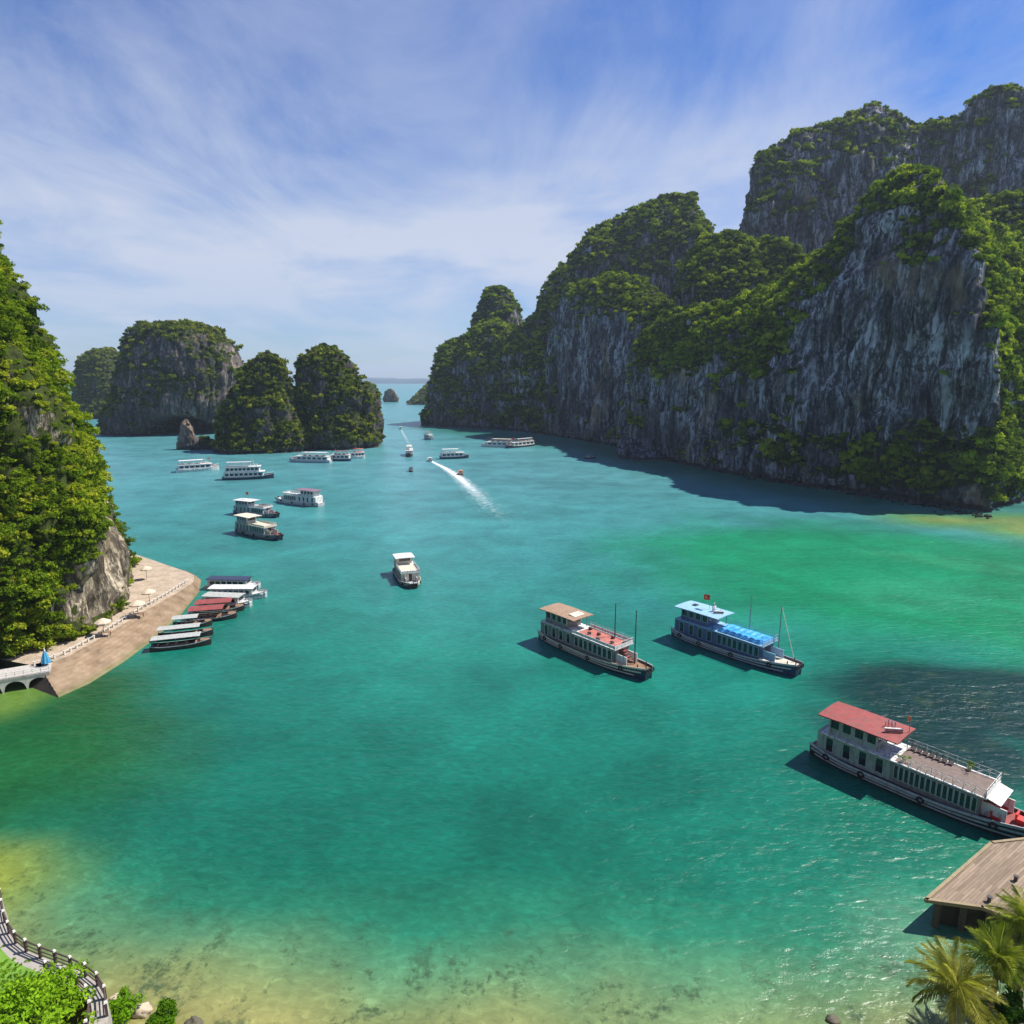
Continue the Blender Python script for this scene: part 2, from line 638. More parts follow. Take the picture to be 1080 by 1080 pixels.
def loft(rings, nv, nu, pw=2.4):
    """closed loft through (z, cx, cy, rx, ry) rings, smoothly interpolated in height"""
    r = np.array(rings, float)
    z = r[:, 0]
    # equal steps along the right-hand profile so flat tops get points too
    prof = r[:, 1] + r[:, 3]
    s = np.concatenate([[0], np.cumsum(np.hypot(np.diff(z), np.diff(prof)))])
    q = np.linspace(0, s[-1], nv)
    cols = []
    for k in range(5):
        c = np.interp(q, s, r[:, k])
        w_ = max(3, nv // (len(r) * 3)) | 1
        pad = np.pad(c, w_, mode='reflect', reflect_type='odd')
        ker = np.hanning(2 * w_ + 1); ker /= ker.sum()
        cols.append(np.convolve(pad, ker, 'valid'))
    z, cx, cy, rx, ry = (c[:, None] for c in cols)
    a = np.linspace(0, 2 * math.pi, nu, endpoint=False)[None]
    ca, sa = np.cos(a), np.sin(a)
    X = cx + np.abs(rx) * np.sign(ca) * np.abs(ca) ** (2 / pw)
    Y = cy + np.abs(ry) * np.sign(sa) * np.abs(sa) ** (2 / pw)
    return np.stack([X, Y, z + 0 * X], -1)


def tower_rings(sil, Y, depth, back=0.0):
    """rings of a free-standing stack from its outline rows (py, left px, right px), top row first, at distance Y"""
    rings = []
    wmax = max(b - a for _, a, b in sil)
    zs = []
    for py, a, b in sil[::-1]:
        L_, R_ = at_y(a, py, Y), at_y(b, py, Y)
        rings.append((L_.z, (L_.x + R_.x) / 2, Y, (R_.x - L_.x) / 2, depth * ((b - a) / wmax) ** 0.8))
    z0 = rings[0][0]
    rings[0] = (min(z0, 0.0), *rings[0][1:])
    rings.insert(0, (-4.0, *rings[0][1:]))
    zt, cx_, cy_, rx_, ry_ = rings[-1]
    rings.append((zt + 0.4, cx_, cy_, rx_ * 0.55, ry_ * 0.55))
    rings.append((zt + 0.6, cx_, cy_, 0.02, 0.02))
    return rings


PROFILE = np.array([(0, 0), (.04, .12), (.09, .30), (.15, .50), (.24, .68), (.38, .82), (.58, .92), (.80, .98), (1, 1)])


def ridge_land(base, ridge, back, nv, nu, profile=PROFILE):
    """open surface from a waterline up a cliff profile to a ridge and down the far side.
    base: list of Vectors at the foot; ridge: matching list of Vectors; back: metres behind the ridge where it meets the ground"""
    b = np.array([tuple(x) for x in base]); r = np.array([tuple(x) for x in ridge])
    if len(b) != len(r):
        def par(a):
            c = np.concatenate([[0], np.cumsum(np.linalg.norm(np.diff(a[:, :2], axis=0), axis=1))])
            return c / c[-1]
        pb, pr = par(b), par(r)
        b = np.stack([np.interp(pr, pb, b[:, k]) for k in range(3)], -1)
    ds = np.concatenate([[0], np.cumsum(np.maximum(np.linalg.norm(np.diff(b, axis=0), axis=1), np.linalg.norm(np.diff(r, axis=0), axis=1)))])
    q = np.linspace(0, ds[-1], nu)

    def smooth(a, w_):
        out = np.stack([np.interp(q, ds, a[:, k]) for k in range(3)], -1)
        pad = np.pad(out, ((w_, w_), (0, 0)), mode='reflect', reflect_type='odd')
        ker = np.hanning(2 * w_ + 1); ker /= ker.sum()
        return np.stack([np.convolve(pad[:, k], ker, 'valid') for k in range(3)], -1)
    b, r = smooth(b, max(2, nu // 40)), smooth(r, max(2, nu // 60))
    arc = np.concatenate([[0], np.cumsum(np.hypot(*np.diff(profile, axis=0).T))])
    nf = int(nv * 0.72)
    t = np.linspace(0, arc[-1], nf)
    ha, va = np.interp(t, arc, profile[:, 0]), np.interp(t, arc, profile[:, 1])
    ker = np.hanning(7); ker /= ker.sum()
    ha = np.convolve(np.pad(ha, 3, mode='edge'), ker, 'valid'); va = np.convolve(np.pad(va, 3, mode='edge'), ker, 'valid')
    front = np.empty((nf, nu, 3))
    front[..., :2] = b[None, :, :2] * (1 - ha)[:, None, None] + r[None, :, :2] * ha[:, None, None]
    front[..., 2] = b[None, :, 2] * (1 - va)[:, None] + r[None, :, 2] * va[:, None]
    d = r[:, :2] - b[:, :2]
    d /= np.linalg.norm(d, axis=1, keepdims=True) + 1e-9
    k = np.linspace(0, 1, nv - nf + 1)[1:]
    rear = np.empty((len(k), nu, 3))
    rear[..., :2] = r[None, :, :2] + d[None] * (back * k)[:, None, None]
    rear[..., 2] = r[None, :, 2] * (1 - k ** 1.6)[:, None] - 3 * k[:, None]
    low = front[:1].copy(); low[..., 2] = -5
    return np.concatenate([low, front, rear], 0)


def LP(pts, Ys=None):
    return [at_z(*p) if len(p) == 2 else at_y(*p) for p in pts]


# ------------------------------------------------------------------ the great cliffs on the right
# front wall with its sharp peak
finish_land('cliff', ridge_land(
    LP([(652, 470), (662, 474), (672, 478), (700, 485), (735, 492), (790, 503), (840, 511), (885, 517), (930, 523), (970, 529), (998, 533), (1016, 537), (1032, 539), (1044, 541)]),
    LP([(653, 468, 432), (664, 425, 432), (675, 372, 428), (694, 338, 418), (730, 330, 400), (800, 312, 375), (850, 283, 352), (885, 250, 330), (915, 212, 312), (945, 193, 300), (972, 183, 287), (988, 224, 270), (1010, 300, 254), (1036, 390, 240)]),
    70, 190, 420), False, M_ROCK, 'tall limestone wall with a sharp peak falling sheer into the bay, pale streaked rock and green crest', 'cliff',
    amp=(5.5, 4.2, 1.1), size=(30, 8, 2.4), veg=(-0.06, 1.25, 0.85), seed=1.0,
    patches=[(at_y(925, 345, 262), (34, 45, 40), 0.75), (at_y(725, 430, 365), (34, 60, 24), 0.45), (at_y(960, 485, 235), (42, 40, 17), -0.75), (at_y(800, 360, 350), (45, 60, 20), -0.55), (at_y(712, 362, 400), (30, 60, 14), -0.6)],
    plant=('mid', 0.34, 1.1, 3.8, 'dark green shrubs and small trees covering the crest and ledges of the peaked wall', 'shrubs'))

# sunny right flank of the peak, facing away from the bay


def patch_land(rows, nv, nu):
    G = np.array([[tuple(at_y(*p)) for p in r] for r in rows])
    G[0, :, 2] = -4
    nr, nc, _ = G.shape
    q = np.linspace(0, nr - 1, nv)
    A = np.empty((nv, nc, 3))
    ker = np.hanning(2 * (nv // 14) + 1); ker /= ker.sum()
    for c in range(nc):
        for k in range(3):
            v = np.interp(q, np.arange(nr), G[:, c, k])
            A[:, c, k] = np.convolve(np.pad(v, nv // 14, mode='reflect', reflect_type='odd'), ker, 'valid')
    q = np.linspace(0, nc - 1, nu)
    B = np.empty((nv, nu, 3))
    ker = np.hanning(2 * (nu // 8) + 1); ker /= ker.sum()
    for r in range(nv):
        for k in range(3):
            v = np.interp(q, np.arange(nc), A[r, :, k])
            B[r, :, k] = np.convolve(np.pad(v, nu // 8, mode='reflect', reflect_type='odd'), ker, 'valid')
    return B


finish_land('cliff', patch_land([
    [(1030, 545, 236), (1045, 545, 226), (1072, 546, 238), (1140, 548, 290), (1230, 548, 360)],
    [(1022, 450, 240), (1038, 450, 229), (1068, 440, 246), (1140, 430, 300), (1230, 430, 370)],
    [(1014, 370, 250), (1030, 370, 238), (1063, 350, 258), (1130, 330, 310), (1230, 340, 370)],
    [(990, 300, 264), (1006, 293, 252), (1046, 295, 274), (1110, 290, 320), (1200, 300, 370)],
    [(966, 232, 280), (984, 223, 270), (1024, 247, 292), (1080, 262, 330), (1150, 285, 370)],
    [(952, 200, 292), (970, 188, 284), (996, 200, 304), (1030, 235, 335), (1090, 270, 365)],
    [(962, 186, 298), (974, 180, 290), (986, 186, 302), (1004, 218, 330), (1040, 255, 360)]], 190, 150),
    False, M_ROCK, 'sunlit leafy flank on the right of the sharp peak', 'cliff',
    amp=(5.0, 2.4, 0.8), size=(22, 8, 2.2), veg=(0.62, 0.9, 0.7), seed=2.0,
    patches=[(at_y(1045, 420, 232), (8, 14, 22), 0.6)],
    plant=('mid', 0.34, 1.1, 3.8, 'bright green trees covering the sunlit flank of the sharp peak', 'trees_and_shrubs'))

# darker slope behind the shoulder
finish_land('cliff', ridge_land(
    LP([(985, 533, 330), (1010, 533, 330), (1060, 533, 330), (1130, 533, 325), (1220, 533, 315)]),
    LP([(985, 260, 375), (1010, 222, 375), (1050, 208, 370), (1130, 185, 360), (1220, 160, 350)]),
    80, 110, 120), False, M_ROCK, 'shaded forested slope behind the sharp peak', 'cliff',
    amp=(5, 2.5, 0.7), size=(30, 9, 2.5), veg=(0.2, 1.2, 0.6), seed=3.0,
    plant=('mid', 0.28, 1.4, 3.4, 'dark trees on the shaded slope behind the sharp peak', 'trees_and_shrubs'))

# the great dome and summit at the back
finish_land('mountain', ridge_land(
    LP([(778, 470, 500), (786, 470, 500), (800, 470, 500), (830, 470, 500), (880, 470, 495), (940, 470, 490), (1000, 470, 480), (1060, 470, 470), (1130, 470, 455), (1220, 470, 440)]),
    LP([(783, 330, 545), (788, 262, 545), (793, 215, 545), (806, 170, 545), (838, 144, 545), (885, 124, 545), (930, 119, 540), (970, 130, 530), (990, 122, 522), (1012, 126, 515), (1040, 105, 505), (1075, 92, 500), (1130, 92, 490), (1220, 80, 480)]),
    90, 150, 330), False, M_ROCK, 'great domed mountain rising behind the peaked wall, dark rock with a green cap', 'mountain',
    amp=(9, 5.5, 1.5), size=(32, 10, 3), veg=(-0.26, 1.35, 0.8), seed=4.0,
    plant=('mid', 0.16, 1.6, 4.2, 'trees and scrub capping the great domed mountain', 'trees_and_shrubs'))

# knobs in the saddle
finish_land('hill', ridge_land(
    LP([(712, 470, 415), (725, 470, 415), (745, 470, 415), (775, 470, 412), (815, 470, 405), (850, 470, 395), (872, 470, 385)]),
    LP([(716, 322, 452), (722, 282, 455), (744, 250, 455), (768, 244, 452), (790, 262, 448), (816, 252, 440), (842, 268, 430), (858, 318, 415)]
       [:7]),
    50, 110, 150), False, M_ROCK, 'wooded double knob in the saddle between the big peaks', 'hill',
    amp=(6, 2.5, 0.8), size=(24, 9, 2.6), veg=(0.4, 1.2, 0.7), seed=5.0,
    plant=('mid', 0.25, 1.4, 3.6, 'trees covering the double knob in the saddle', 'trees_and_shrubs'))

# middle wall with the blue-grey streaked face
finish_land('cliff', ridge_land(
    LP([(574, 457), (583, 459), (592, 461), (606, 463), (622, 466), (638, 468), (652, 470), (664, 474), (672, 478)]),
    LP([(580, 362, 545), (588, 322, 545), (602, 302, 538), (626, 294, 530), (652, 291, 515), (676, 298, 500), (698, 314, 480), (716, 334, 462), (735, 356, 448)]),
    60, 150, 230), False, M_ROCK, 'sheer blue-grey streaked face below a green brow left of the peaked wall', 'cliff',
    amp=(5, 4.6, 1.1), size=(30, 8, 2.6), veg=(-0.06, 1.3, 0.7), seed=6.0,
    patches=[(at_y(640, 400, 480), (40, 60, 45), 0.6)],
    plant=('mid', 0.24, 1.4, 3.4, 'green brow of scrub above the blue-grey streaked face', 'shrubs'))

# big peak behind it
finish_land('mountain', ridge_land(
    LP([(535, 452, 590), (548, 453, 585), (566, 455, 575), (590, 455, 570), (620, 455, 565), (650, 455, 560), (690, 455, 550), (725, 455, 545), (742, 455, 545), (752, 455, 545)]),
    LP([(549, 372, 640), (560, 345, 640), (577, 308, 640), (600, 274, 635), (628, 246, 630), (660, 224, 622), (700, 207, 615), (728, 209, 608), (742, 232, 602), (748, 268, 598)]),
    90, 150, 260), False, M_ROCK, 'big rounded peak standing behind the blue-grey streaked face', 'mountain',
    amp=(9, 4.5, 1.3), size=(30, 10, 3), veg=(0.14, 1.3, 0.8), seed=7.0,
    plant=('mid', 0.15, 1.6, 4.0, 'dark forest covering the big rounded peak', 'trees_and_shrubs'))

# low stepped headland where the channel narrows
finish_land('cliff', ridge_land(
    LP([(444, 448), (450, 448), (462, 449), (480, 450), (500, 451), (520, 452), (540, 454), (560, 456), (580, 459)]),
    LP([(447, 440, 668), (455, 425, 672), (466, 368, 676), (484, 360, 676), (502, 345, 674), (520, 336, 668), (542, 342, 656), (562, 350, 640), (582, 362, 615)]),
    60, 130, 190), False, M_ROCK, 'stepped headland at the narrow end of the bay', 'cliff',
    amp=(6, 4, 0.9), size=(30, 10, 2.8), veg=(0.28, 1.3, 0.8), seed=8.0,
    plant=('mid', 0.16, 1.5, 3.6, 'scrub on the ledges of the stepped headland', 'shrubs'))
finish_land('mountain', loft(tower_rings([(304, 519, 530), (308, 513, 537), (318, 507, 542), (332, 502, 548), (350, 499, 553), (380, 494, 560), (440, 488, 566)], 690, 34), 110, 130),
    True, M_ROCK, 'pointed green horn rising from the stepped headland', 'mountain',
    amp=(3, 2, 0.8), size=(24, 9, 2.8), veg=(0.15, 1.3, 0.6), seed=9.0,
    plant=('mid', 0.16, 1.5, 3.4, 'scrub on the pointed horn', 'shrubs'))

# rocks and rubble along the foot of the right-hand cliffs
def rubble_protos():
    c = bpy.data.collections.new('rubble_source')
    a = np.linspace(0, 2 * np.pi, 12, endpoint=False); e = np.linspace(-np.pi / 2, np.pi / 2, 8)
    A, E = np.meshgrid(a, e)
    D = np.stack([np.cos(E) * np.cos(A), np.cos(E) * np.sin(A), np.sin(E)], -1)
    idx = np.arange(A.size).reshape(A.shape)
    j2 = np.roll(np.arange(12), -1)
    Fq = np.stack([idx[:-1], idx[:-1][:, j2], idx[1:][:, j2], idx[1:]], -1).reshape(-1, 4)
    for i in range(4):
        q = (1 + 0.7 * fbm(D * 1.1 + 5 * i, 3))[..., None] * D * np.array((1.0, 0.8, 0.7))
        o = bpy.data.objects.new('rubble_rock', np_mesh('rubble_rock', q.reshape(-1, 3), Fq))
        o.data.materials.append(M_ROCK)
        c.objects.link(o)
    PROTO['rubble'] = c


rubble_protos()
foot = [at_z(*p) for p in [(445, 449), (500, 452), (548, 455), (600, 462), (652, 471), (700, 486), (735, 493), (790, 504), (840, 512), (885, 518), (930, 525), (975, 532), (1010, 538), (1046, 546)]]
rs = np.random.RandomState(8)
fp, fs = [], []
for k, (a, b_) in enumerate(zip(foot[:-1], foot[1:])):
    n = int((b_ - a).length * (0.9 if k < 9 else 2.6))
    for _ in range(n):
        p = a.lerp(b_, rs.rand())
        off = abs(rs.normal()) * (1.5 if k < 9 else 3.2)
        d = Vector((-p.x, -p.y + 100, 0)).normalized()
        fp.append((p.x + d.x * (off - 1.5), p.y + d.y * (off - 1.5), 0.05 + 0.25 * rs.rand()))
        fs.append(0.35 + 1.3 * rs.rand() ** 3 * (1.0 if k > 8 else 1.4))
scatter('shore_rocks', fp, fs, 'rubble', 'broken rocks lying along the foot of the right-hand cliffs', 'rocks')

# ------------------------------------------------------------------ islands across the bay on the left
finish_land('island', loft(tower_rings([(369, 104, 115), (373, 98, 121), (380, 93, 127), (392, 89, 132), (410, 86, 136), (447, 82, 142)], 780, 40), 90, 130),
    True, M_ROCK_FAR, 'low dome of an island half hidden behind the left cliff', 'island',
    amp=(4, 2, 0.8), size=(26, 10, 3), veg=(0.6, 1.0, 0.5), seed=10.0,
    plant=('isle', 0.14, 1.6, 3.6, 'green scrub over the half hidden dome island', 'shrubs'))

ci = at_z(190, 455)


def cave(P, c, rx, rz, deep, Ymax):
    """push an arch-shaped patch of the front face back into the rock"""
    q = np.sqrt(((P[..., 0] - c[0]) / rx) ** 2 + ((P[..., 2] - c[2]) / rz) ** 2)
    m = (1 - sstep(0.72, 1.0, q)) * (P[..., 1] < Ymax)
    P[..., 1] += deep * m
    return P


Pi = loft(tower_rings([(343, 168, 200), (346, 156, 214), (352, 148, 226), (362, 140, 236), (376, 136, 244), (396, 133, 250), (412, 131, 252), (430, 126, 251), (444, 121, 249), (457, 118, 248)], 566, 44), 150, 260)
Pi = cave(Pi, at_y(210, 458, 566), 29, 20, 66, 560)
finish_land('island', Pi, True, M_ROCK_FAR, 'large flat-topped island with a dark sea cave under its right side', 'island',
    amp=(5, 4.2, 1.2), size=(30, 9, 2.8), veg=(0.02, 1.1, 0.9), seed=11.0,
    plant=('isle', 0.18, 1.0, 4.2, 'scrub over the large flat-topped island', 'shrubs'))

finish_land('island', loft(tower_rings([(376, 277, 285), (379, 271, 290), (387, 264, 296), (400, 256, 301), (420, 247, 307), (440, 239, 314), (460, 231, 323), (477, 227, 330)], 424, 24), 120, 170),
    True, M_ROCK_FAR, 'leafy cone-shaped island behind the white boats', 'island',
    amp=(5.2, 3.6, 1.0), size=(18, 7, 2.2), veg=(0.52, 1.1, 0.8), seed=12.0,
    plant=('isle', 0.34, 0.8, 3.4, 'bright scrub over the cone-shaped island', 'shrubs'))

finish_land('island', loft(tower_rings([(367, 338, 348), (370, 332, 354), (378, 325, 362), (390, 319, 371), (405, 315, 379), (425, 313, 388), (450, 311, 394), (472, 308, 397)], 446, 26), 120, 190),
    True, M_ROCK_FAR, 'craggy cone-shaped island right of the leafy cone', 'island',
    amp=(5.6, 4.0, 1.1), size=(18, 7, 2.2), veg=(0.34, 1.1, 0.9), seed=13.0,
    plant=('isle', 0.30, 0.8, 3.4, 'scrub over the craggy cone-shaped island', 'shrubs'))
finish_land('island', loft(tower_rings([(406, 384, 392), (411, 379, 397), (425, 376, 400), (440, 374, 401), (466, 372, 401)], 470, 14), 60, 90),
    True, M_ROCK_FAR, 'low craggy lump joined to the right end of the craggy cone', 'island',
    amp=(2.4, 2.2, 0.8), size=(10, 5, 1.8), veg=(0.2, 1.0, 0.8), seed=14.0,
    plant=('isle', 0.3, 0.9, 2.0, 'sparse scrub on the low craggy lump', 'shrubs'))

finish_land('rock', loft(tower_rings([(443, 195, 198), (448, 193, 201), (458, 190, 204), (466, 188, 210), (477, 185, 219)], 425, 5), 60, 70),
    True, M_ROCK_FAR, 'slim rock spire standing in the water before the sea cave', 'rock',
    amp=(2.2, 2.0, 0.7), size=(8, 3.6, 1.4), veg=(-0.3, 0.7, 0.5), seed=15.0,
    plant=('isle', 0.3, 0.5, 1.2, 'tufts of scrub on the slim rock spire', 'shrubs'))
finish_land('rock', loft(tower_rings([(461, 209, 218), (466, 205, 224), (477, 200, 232)], 428, 5), 36, 50),
    True, M_ROCK_FAR, 'low bushy rock beside the slim spire', 'rock',
    amp=(0.8, 0.7, 0.4), size=(6, 3, 1.3), veg=(0.5, 0.9, 0.5), seed=16.0,
    plant=('isle', 0.6, 0.8, 1.7, 'green bushes on the low rock beside the slim spire', 'shrubs'))
yr = at_z(412, 424).y
finish_land('rock', loft(tower_rings([(410, 410, 413), (413, 407, 416), (419, 405, 419), (425, 404, 421)], yr, 8), 50, 60),
    True, M_ROCK_FAR, 'small dark rock alone in the far channel', 'rock',
    amp=(3.5, 3, 1.2), size=(14, 8, 2.5), veg=(-0.1, 0.8, 0.5), seed=17.0)
yh = at_z(440, 427).y
finish_land('hill', ridge_land(
    [at_y(428, 428, yh), at_y(436, 428, yh), at_y(446, 428, yh), at_y(460, 428, yh), at_y(500, 428, yh)],
    [at_y(429, 426, yh + 20), at_y(438, 417, yh + 45), at_y(448, 408, yh + 60), at_y(462, 397, yh + 70), at_y(500, 385, yh + 80)],
    90, 60, 90, np.array([(0, 0), (.1, .3), (.3, .55), (.6, .8), (1, 1)])), False, M_ROCK_FAR, 'sloping green point beyond the stepped headland', 'hill',
    amp=(3, 2, 0.8), size=(30, 12, 4), veg=(0.6, 1.0, 0.5), seed=18.0,
    plant=('isle', 0.05, 2.0, 4.5, 'scrub on the sloping point beyond the headland', 'shrubs'))

# long low hills on the horizon
M_FARHILL = pbr('far_hill', (0.05, 0.09, 0.13), 0.9, var=0.3, scale=0.004)  # distance haze put into the hill colour as blue


def far_range(Y, px0, px1, hmax, seed, label):
    n = 160
    a, b = at_y(px0, 398, Y).x, at_y(px1, 398, Y).x
    xs = np.linspace(a, b, n)
    h = hmax * (0.35 + 0.9 * np.clip(fbm(np.stack([xs / 700 + seed, 0 * xs + seed, 0 * xs], -1), 4) + 0.3, 0, 2)) * sstep(0, .08, (xs - a) / (b - a)) * sstep(0, .08, (b - xs) / (b - a))
    rows = []
    for k, (dy, f) in enumerate(((-300, -0.05), (-180, .45), (-80, .8), (0, 1), (120, .8), (420, 0))):
        rows.append(np.stack([xs, Y + dy + 60 * perlin(np.stack([xs / 200, 0 * xs + k, 0 * xs], -1)), h * f - 1], -1))
    G = np.stack(rows)
    idx = np.arange(G.shape[0] * n).reshape(G.shape[0], n)
    Fq = np.stack([idx[:-1, :-1], idx[:-1, 1:], idx[1:, 1:], idx[1:, :-1]], -1).reshape(-1, 4)
    tag(link_mesh('hills', np_mesh('hills', G.reshape(-1, 3), Fq, True), M_FARHILL), label, 'hills', kind='structure')


far_range(5200, 250, 700, 46, 1.7, 'long low blue hills along the horizon')
far_range(8200, 150, 800, 92, 5.2, 'fainter hills behind the low blue hills on the horizon')

# ------------------------------------------------------------------ the near cliff on the left
rings = [(-4, -126, 118, 42, 40), (0, -126, 118, 42.5, 40), (8, -126.5, 118, 42.3, 39), (15, -127, 118, 42.0, 38), (24, -127.5, 118, 41, 36.5), (33, -128, 118, 39.5, 35), (47.6, -129, 118, 36, 33),
         (60, -130, 118, 33, 31), (74.6, -131, 118, 28, 29), (86, -132, 117, 23, 25), (94, -133, 117, 16, 18), (99, -134, 117, 8, 9), (100, -134, 117, 0.1, 0.1)]
Pl = loft(rings, 180, 480, 3.0)
Pl[..., 0] += 0.22 * (146 - Pl[..., 1]) + 4.6 * np.exp(-((Pl[..., 1] - 112) / 13) ** 2) - 0.42 * np.clip(109 - Pl[..., 1], 0, 99) ** 1.05
finish_land('cliff', Pl, True, M_ROCK_WARM, 'steep green cliff rising beside the quay on the left, bare pale rock low on its far side', 'cliff',
    amp=(3.2, 3.0, 1.0), size=(14, 5, 1.6), veg=(0.80, 0.6, 1.1), seed=19.0,
    patches=[((-79, 131, 10), (10, 15, 14), 1.5), ((-83, 140, 26), (10, 8, 20), 1.45), ((-72, 116, 12), (9, 10, 7), 1.2), ((-72, 107, 7), (8, 6, 4), 0.7)],
    plant=('near', 1.25, 0.4, 2.1, 'thick bright green shrubs and creepers covering the near cliff', 'shrubs'))


# ------------------------------------------------------------------ water
SHORE = np.array([(-140, 70), (-96, 66), (-70, 56), (-52, 48.5), (-44, 44), (-35, 40.5), (-22, 37.5), (-8, 36), (10, 35), (22, 34), (30, 34), (38, 36), (48, 40), (70, 44)], float)
SHORE_L = np.array([(-100, 84), (-80, 86), (-72, 88)], float)
SHORE_R = np.array([(134, 211), (150, 207), (168, 208), (152, 196), (172, 190), (190, 202), (158, 184), (200, 172), (240, 170)], float)


def seg_dist(X, Y, poly):
    d = np.full(X.shape, 1e9)
    for (ax, ay), (bx, by) in zip(poly[:-1], poly[1:]):
        vx, vy = bx - ax, by - ay
        t = np.clip(((X - ax) * vx + (Y - ay) * vy) / (vx * vx + vy * vy), 0, 1)
        d = np.minimum(d, np.hypot(X - ax - t * vx, Y - ay - t * vy))
    return d


def axis(lo, hi, step, far, g=1.22):
    a = list(np.arange(lo, hi + 1e-6, step))
    s = step
    while a[-1] < far:
        s *= g
        a.append(a[-1] + s)
    s = step
    while a[0] > -far:
        s *= g
        a.insert(0, a[0] - s)
    return np.array(a)


xs = axis(-120, 260, 1.5, 26000)
ys = axis(20, 330, 1.5, 26000)
ys = ys[ys > -300]
X, Y = np.meshgrid(xs, ys)
P3 = np.stack([X, Y, 0 * X], -1)
wob = 5 * fbm(P3 / 24, 3) + 1.5 * fbm(P3 / 6 + 7, 2)
d1 = seg_dist(X, Y, SHORE) + wob
# the water's own colour by depth, with sky reflection put into the far stops
stops = np.array([-6, 1.5, 4.5, 8, 12, 18, 30, 60, 130, 260])
cols = np.array([(0.24, 0.215, 0.080), (0.22, 0.215, 0.075), (0.155, 0.205, 0.078), (0.075, 0.195, 0.095), (0.016, 0.150, 0.085), (0.004, 0.112, 0.070), (0.003, 0.114, 0.076), (0.007, 0.145, 0.105), (0.035, 0.200, 0.195), (0.070, 0.230, 0.250)])
C = np.stack([np.interp(d1, stops, cols[:, k]) for k in range(3)], -1)


def blend(m, col):
    global C
    C = C * (1 - m[..., None]) + np.array(col) * m[..., None]


def blob(cx, cy, rx, ry, rot=0, soft=(0.5, 1.1), wb=0.14):
    c, s = math.cos(rot), math.sin(rot)
    u, v = (X - cx) * c + (Y - cy) * s, -(X - cx) * s + (Y - cy) * c
    return 1 - sstep(*soft, np.hypot(u / rx, v / ry) + wb * wob / 3)


# left cliff's green reflection put into the colour, then shallows along the bank
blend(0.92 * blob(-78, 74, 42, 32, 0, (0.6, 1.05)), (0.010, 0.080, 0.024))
blend(0.75 * (1 - sstep(1, 9, seg_dist(X, Y, SHORE_L) + 0.6 * wob)), (0.12, 0.20, 0.03))
blend(0.75 * blob(-57, 51, 20, 8, 0.2), (0.20, 0.22, 0.02))
# emerald water over the flats on the right, paler banks and the beach
blend(0.85 * blob(95, 150, 85, 62, -0.45), (0.003, 0.185, 0.070))
blend(0.55 * blob(86, 136, 20, 13, 0.3), (0.022, 0.24, 0.125))
blend(0.45 * blob(110, 160, 26, 8, -0.5), (0.03, 0.24, 0.115))
blend(0.40 * blob(60, 112, 18, 6, 0.4), (0.01, 0.20, 0.115))
dR = seg_dist(X, Y, SHORE_R) + 0.8 * wob
blend(0.9 * (1 - sstep(3, 24, dR)), (0.09, 0.22, 0.06))
blend(0.85 * (1 - sstep(-3, 11, dR + 0.6 * wob)), (0.19, 0.225, 0.065))
# cliff shadow's green put into the water colour under the right-hand cliffs
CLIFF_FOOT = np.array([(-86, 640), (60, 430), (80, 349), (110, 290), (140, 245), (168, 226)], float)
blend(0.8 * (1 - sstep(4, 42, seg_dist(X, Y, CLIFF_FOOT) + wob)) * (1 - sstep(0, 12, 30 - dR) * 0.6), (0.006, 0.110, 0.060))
# darker patch in the water off the big boat
dark_patch = np.maximum(blob(68, 88, 26, 15, -0.1, (0.6, 1.05)), blob(52, 77, 16, 10, -0.5, (0.55, 1.1)))
blend(0.94 * dark_patch, (0.002, 0.022, 0.023))
blend(0.4 * blob(33, 46, 6, 6), (0.08, 0.19, 0.12))
shallow = (1 - sstep(6, 16, d1)) * sstep(-3, 1.5, d1)
idx = np.arange(X.size).reshape(X.shape)
Fq = np.stack([idx[:-1, :-1], idx[:-1, 1:], idx[1:, 1:], idx[1:, :-1]], -1).reshape(-1, 4)
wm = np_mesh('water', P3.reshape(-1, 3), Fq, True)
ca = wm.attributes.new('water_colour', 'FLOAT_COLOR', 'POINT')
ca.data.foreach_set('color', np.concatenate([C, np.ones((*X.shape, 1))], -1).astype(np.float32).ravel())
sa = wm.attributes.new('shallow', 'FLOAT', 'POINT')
sa.data.foreach_set('value', np.maximum(shallow, 0.6 * dark_patch).astype(np.float32).ravel())

M_WATER = bpy.data.materials.new('sea_water')
M_WATER.use_nodes = True
t = NT(M_WATER.node_tree)
b = t.n['Principled BSDF']
tcn = t.add('ShaderNodeTexCoord')
P = tcn.outputs['Object']
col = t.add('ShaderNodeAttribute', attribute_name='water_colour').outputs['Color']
sh = t.add('ShaderNodeAttribute', attribute_name='shallow').outputs['Fac']
mott = t.noise(P, 0.09, 5, 0.6, 0.5)
col = t.mix(1.0, col, t.ramp(t.math('ADD', t.math('MULTIPLY', mott, 0.5), t.math('MULTIPLY', t.noise(t.scaled(P, (0.016, 0.034, 1), rot=(0, 0, 0.4)), 1.0, 5, 0.6, 0.8), 0.5)), [(0.36, 0.74), (0.64, 1.26)]), 'MULTIPLY')
# weed and stones on the shallow bottom
w1 = t.noise(P, 0.22, 6, 0.75, 0.4)
w2 = t.noise(P, 1.6, 4, 0.7)
wf = t.math('ADD', t.math('MULTIPLY', w1, 0.68), t.math('MULTIPLY', w2, 0.32))
wmask = t.math('MULTIPLY', t.ramp(wf, [(0.525, 0.0), (0.60, 0.75), (0.75, 0.95)]), sh)
col = t.mix(wmask, col, (0.030, 0.060, 0.028))
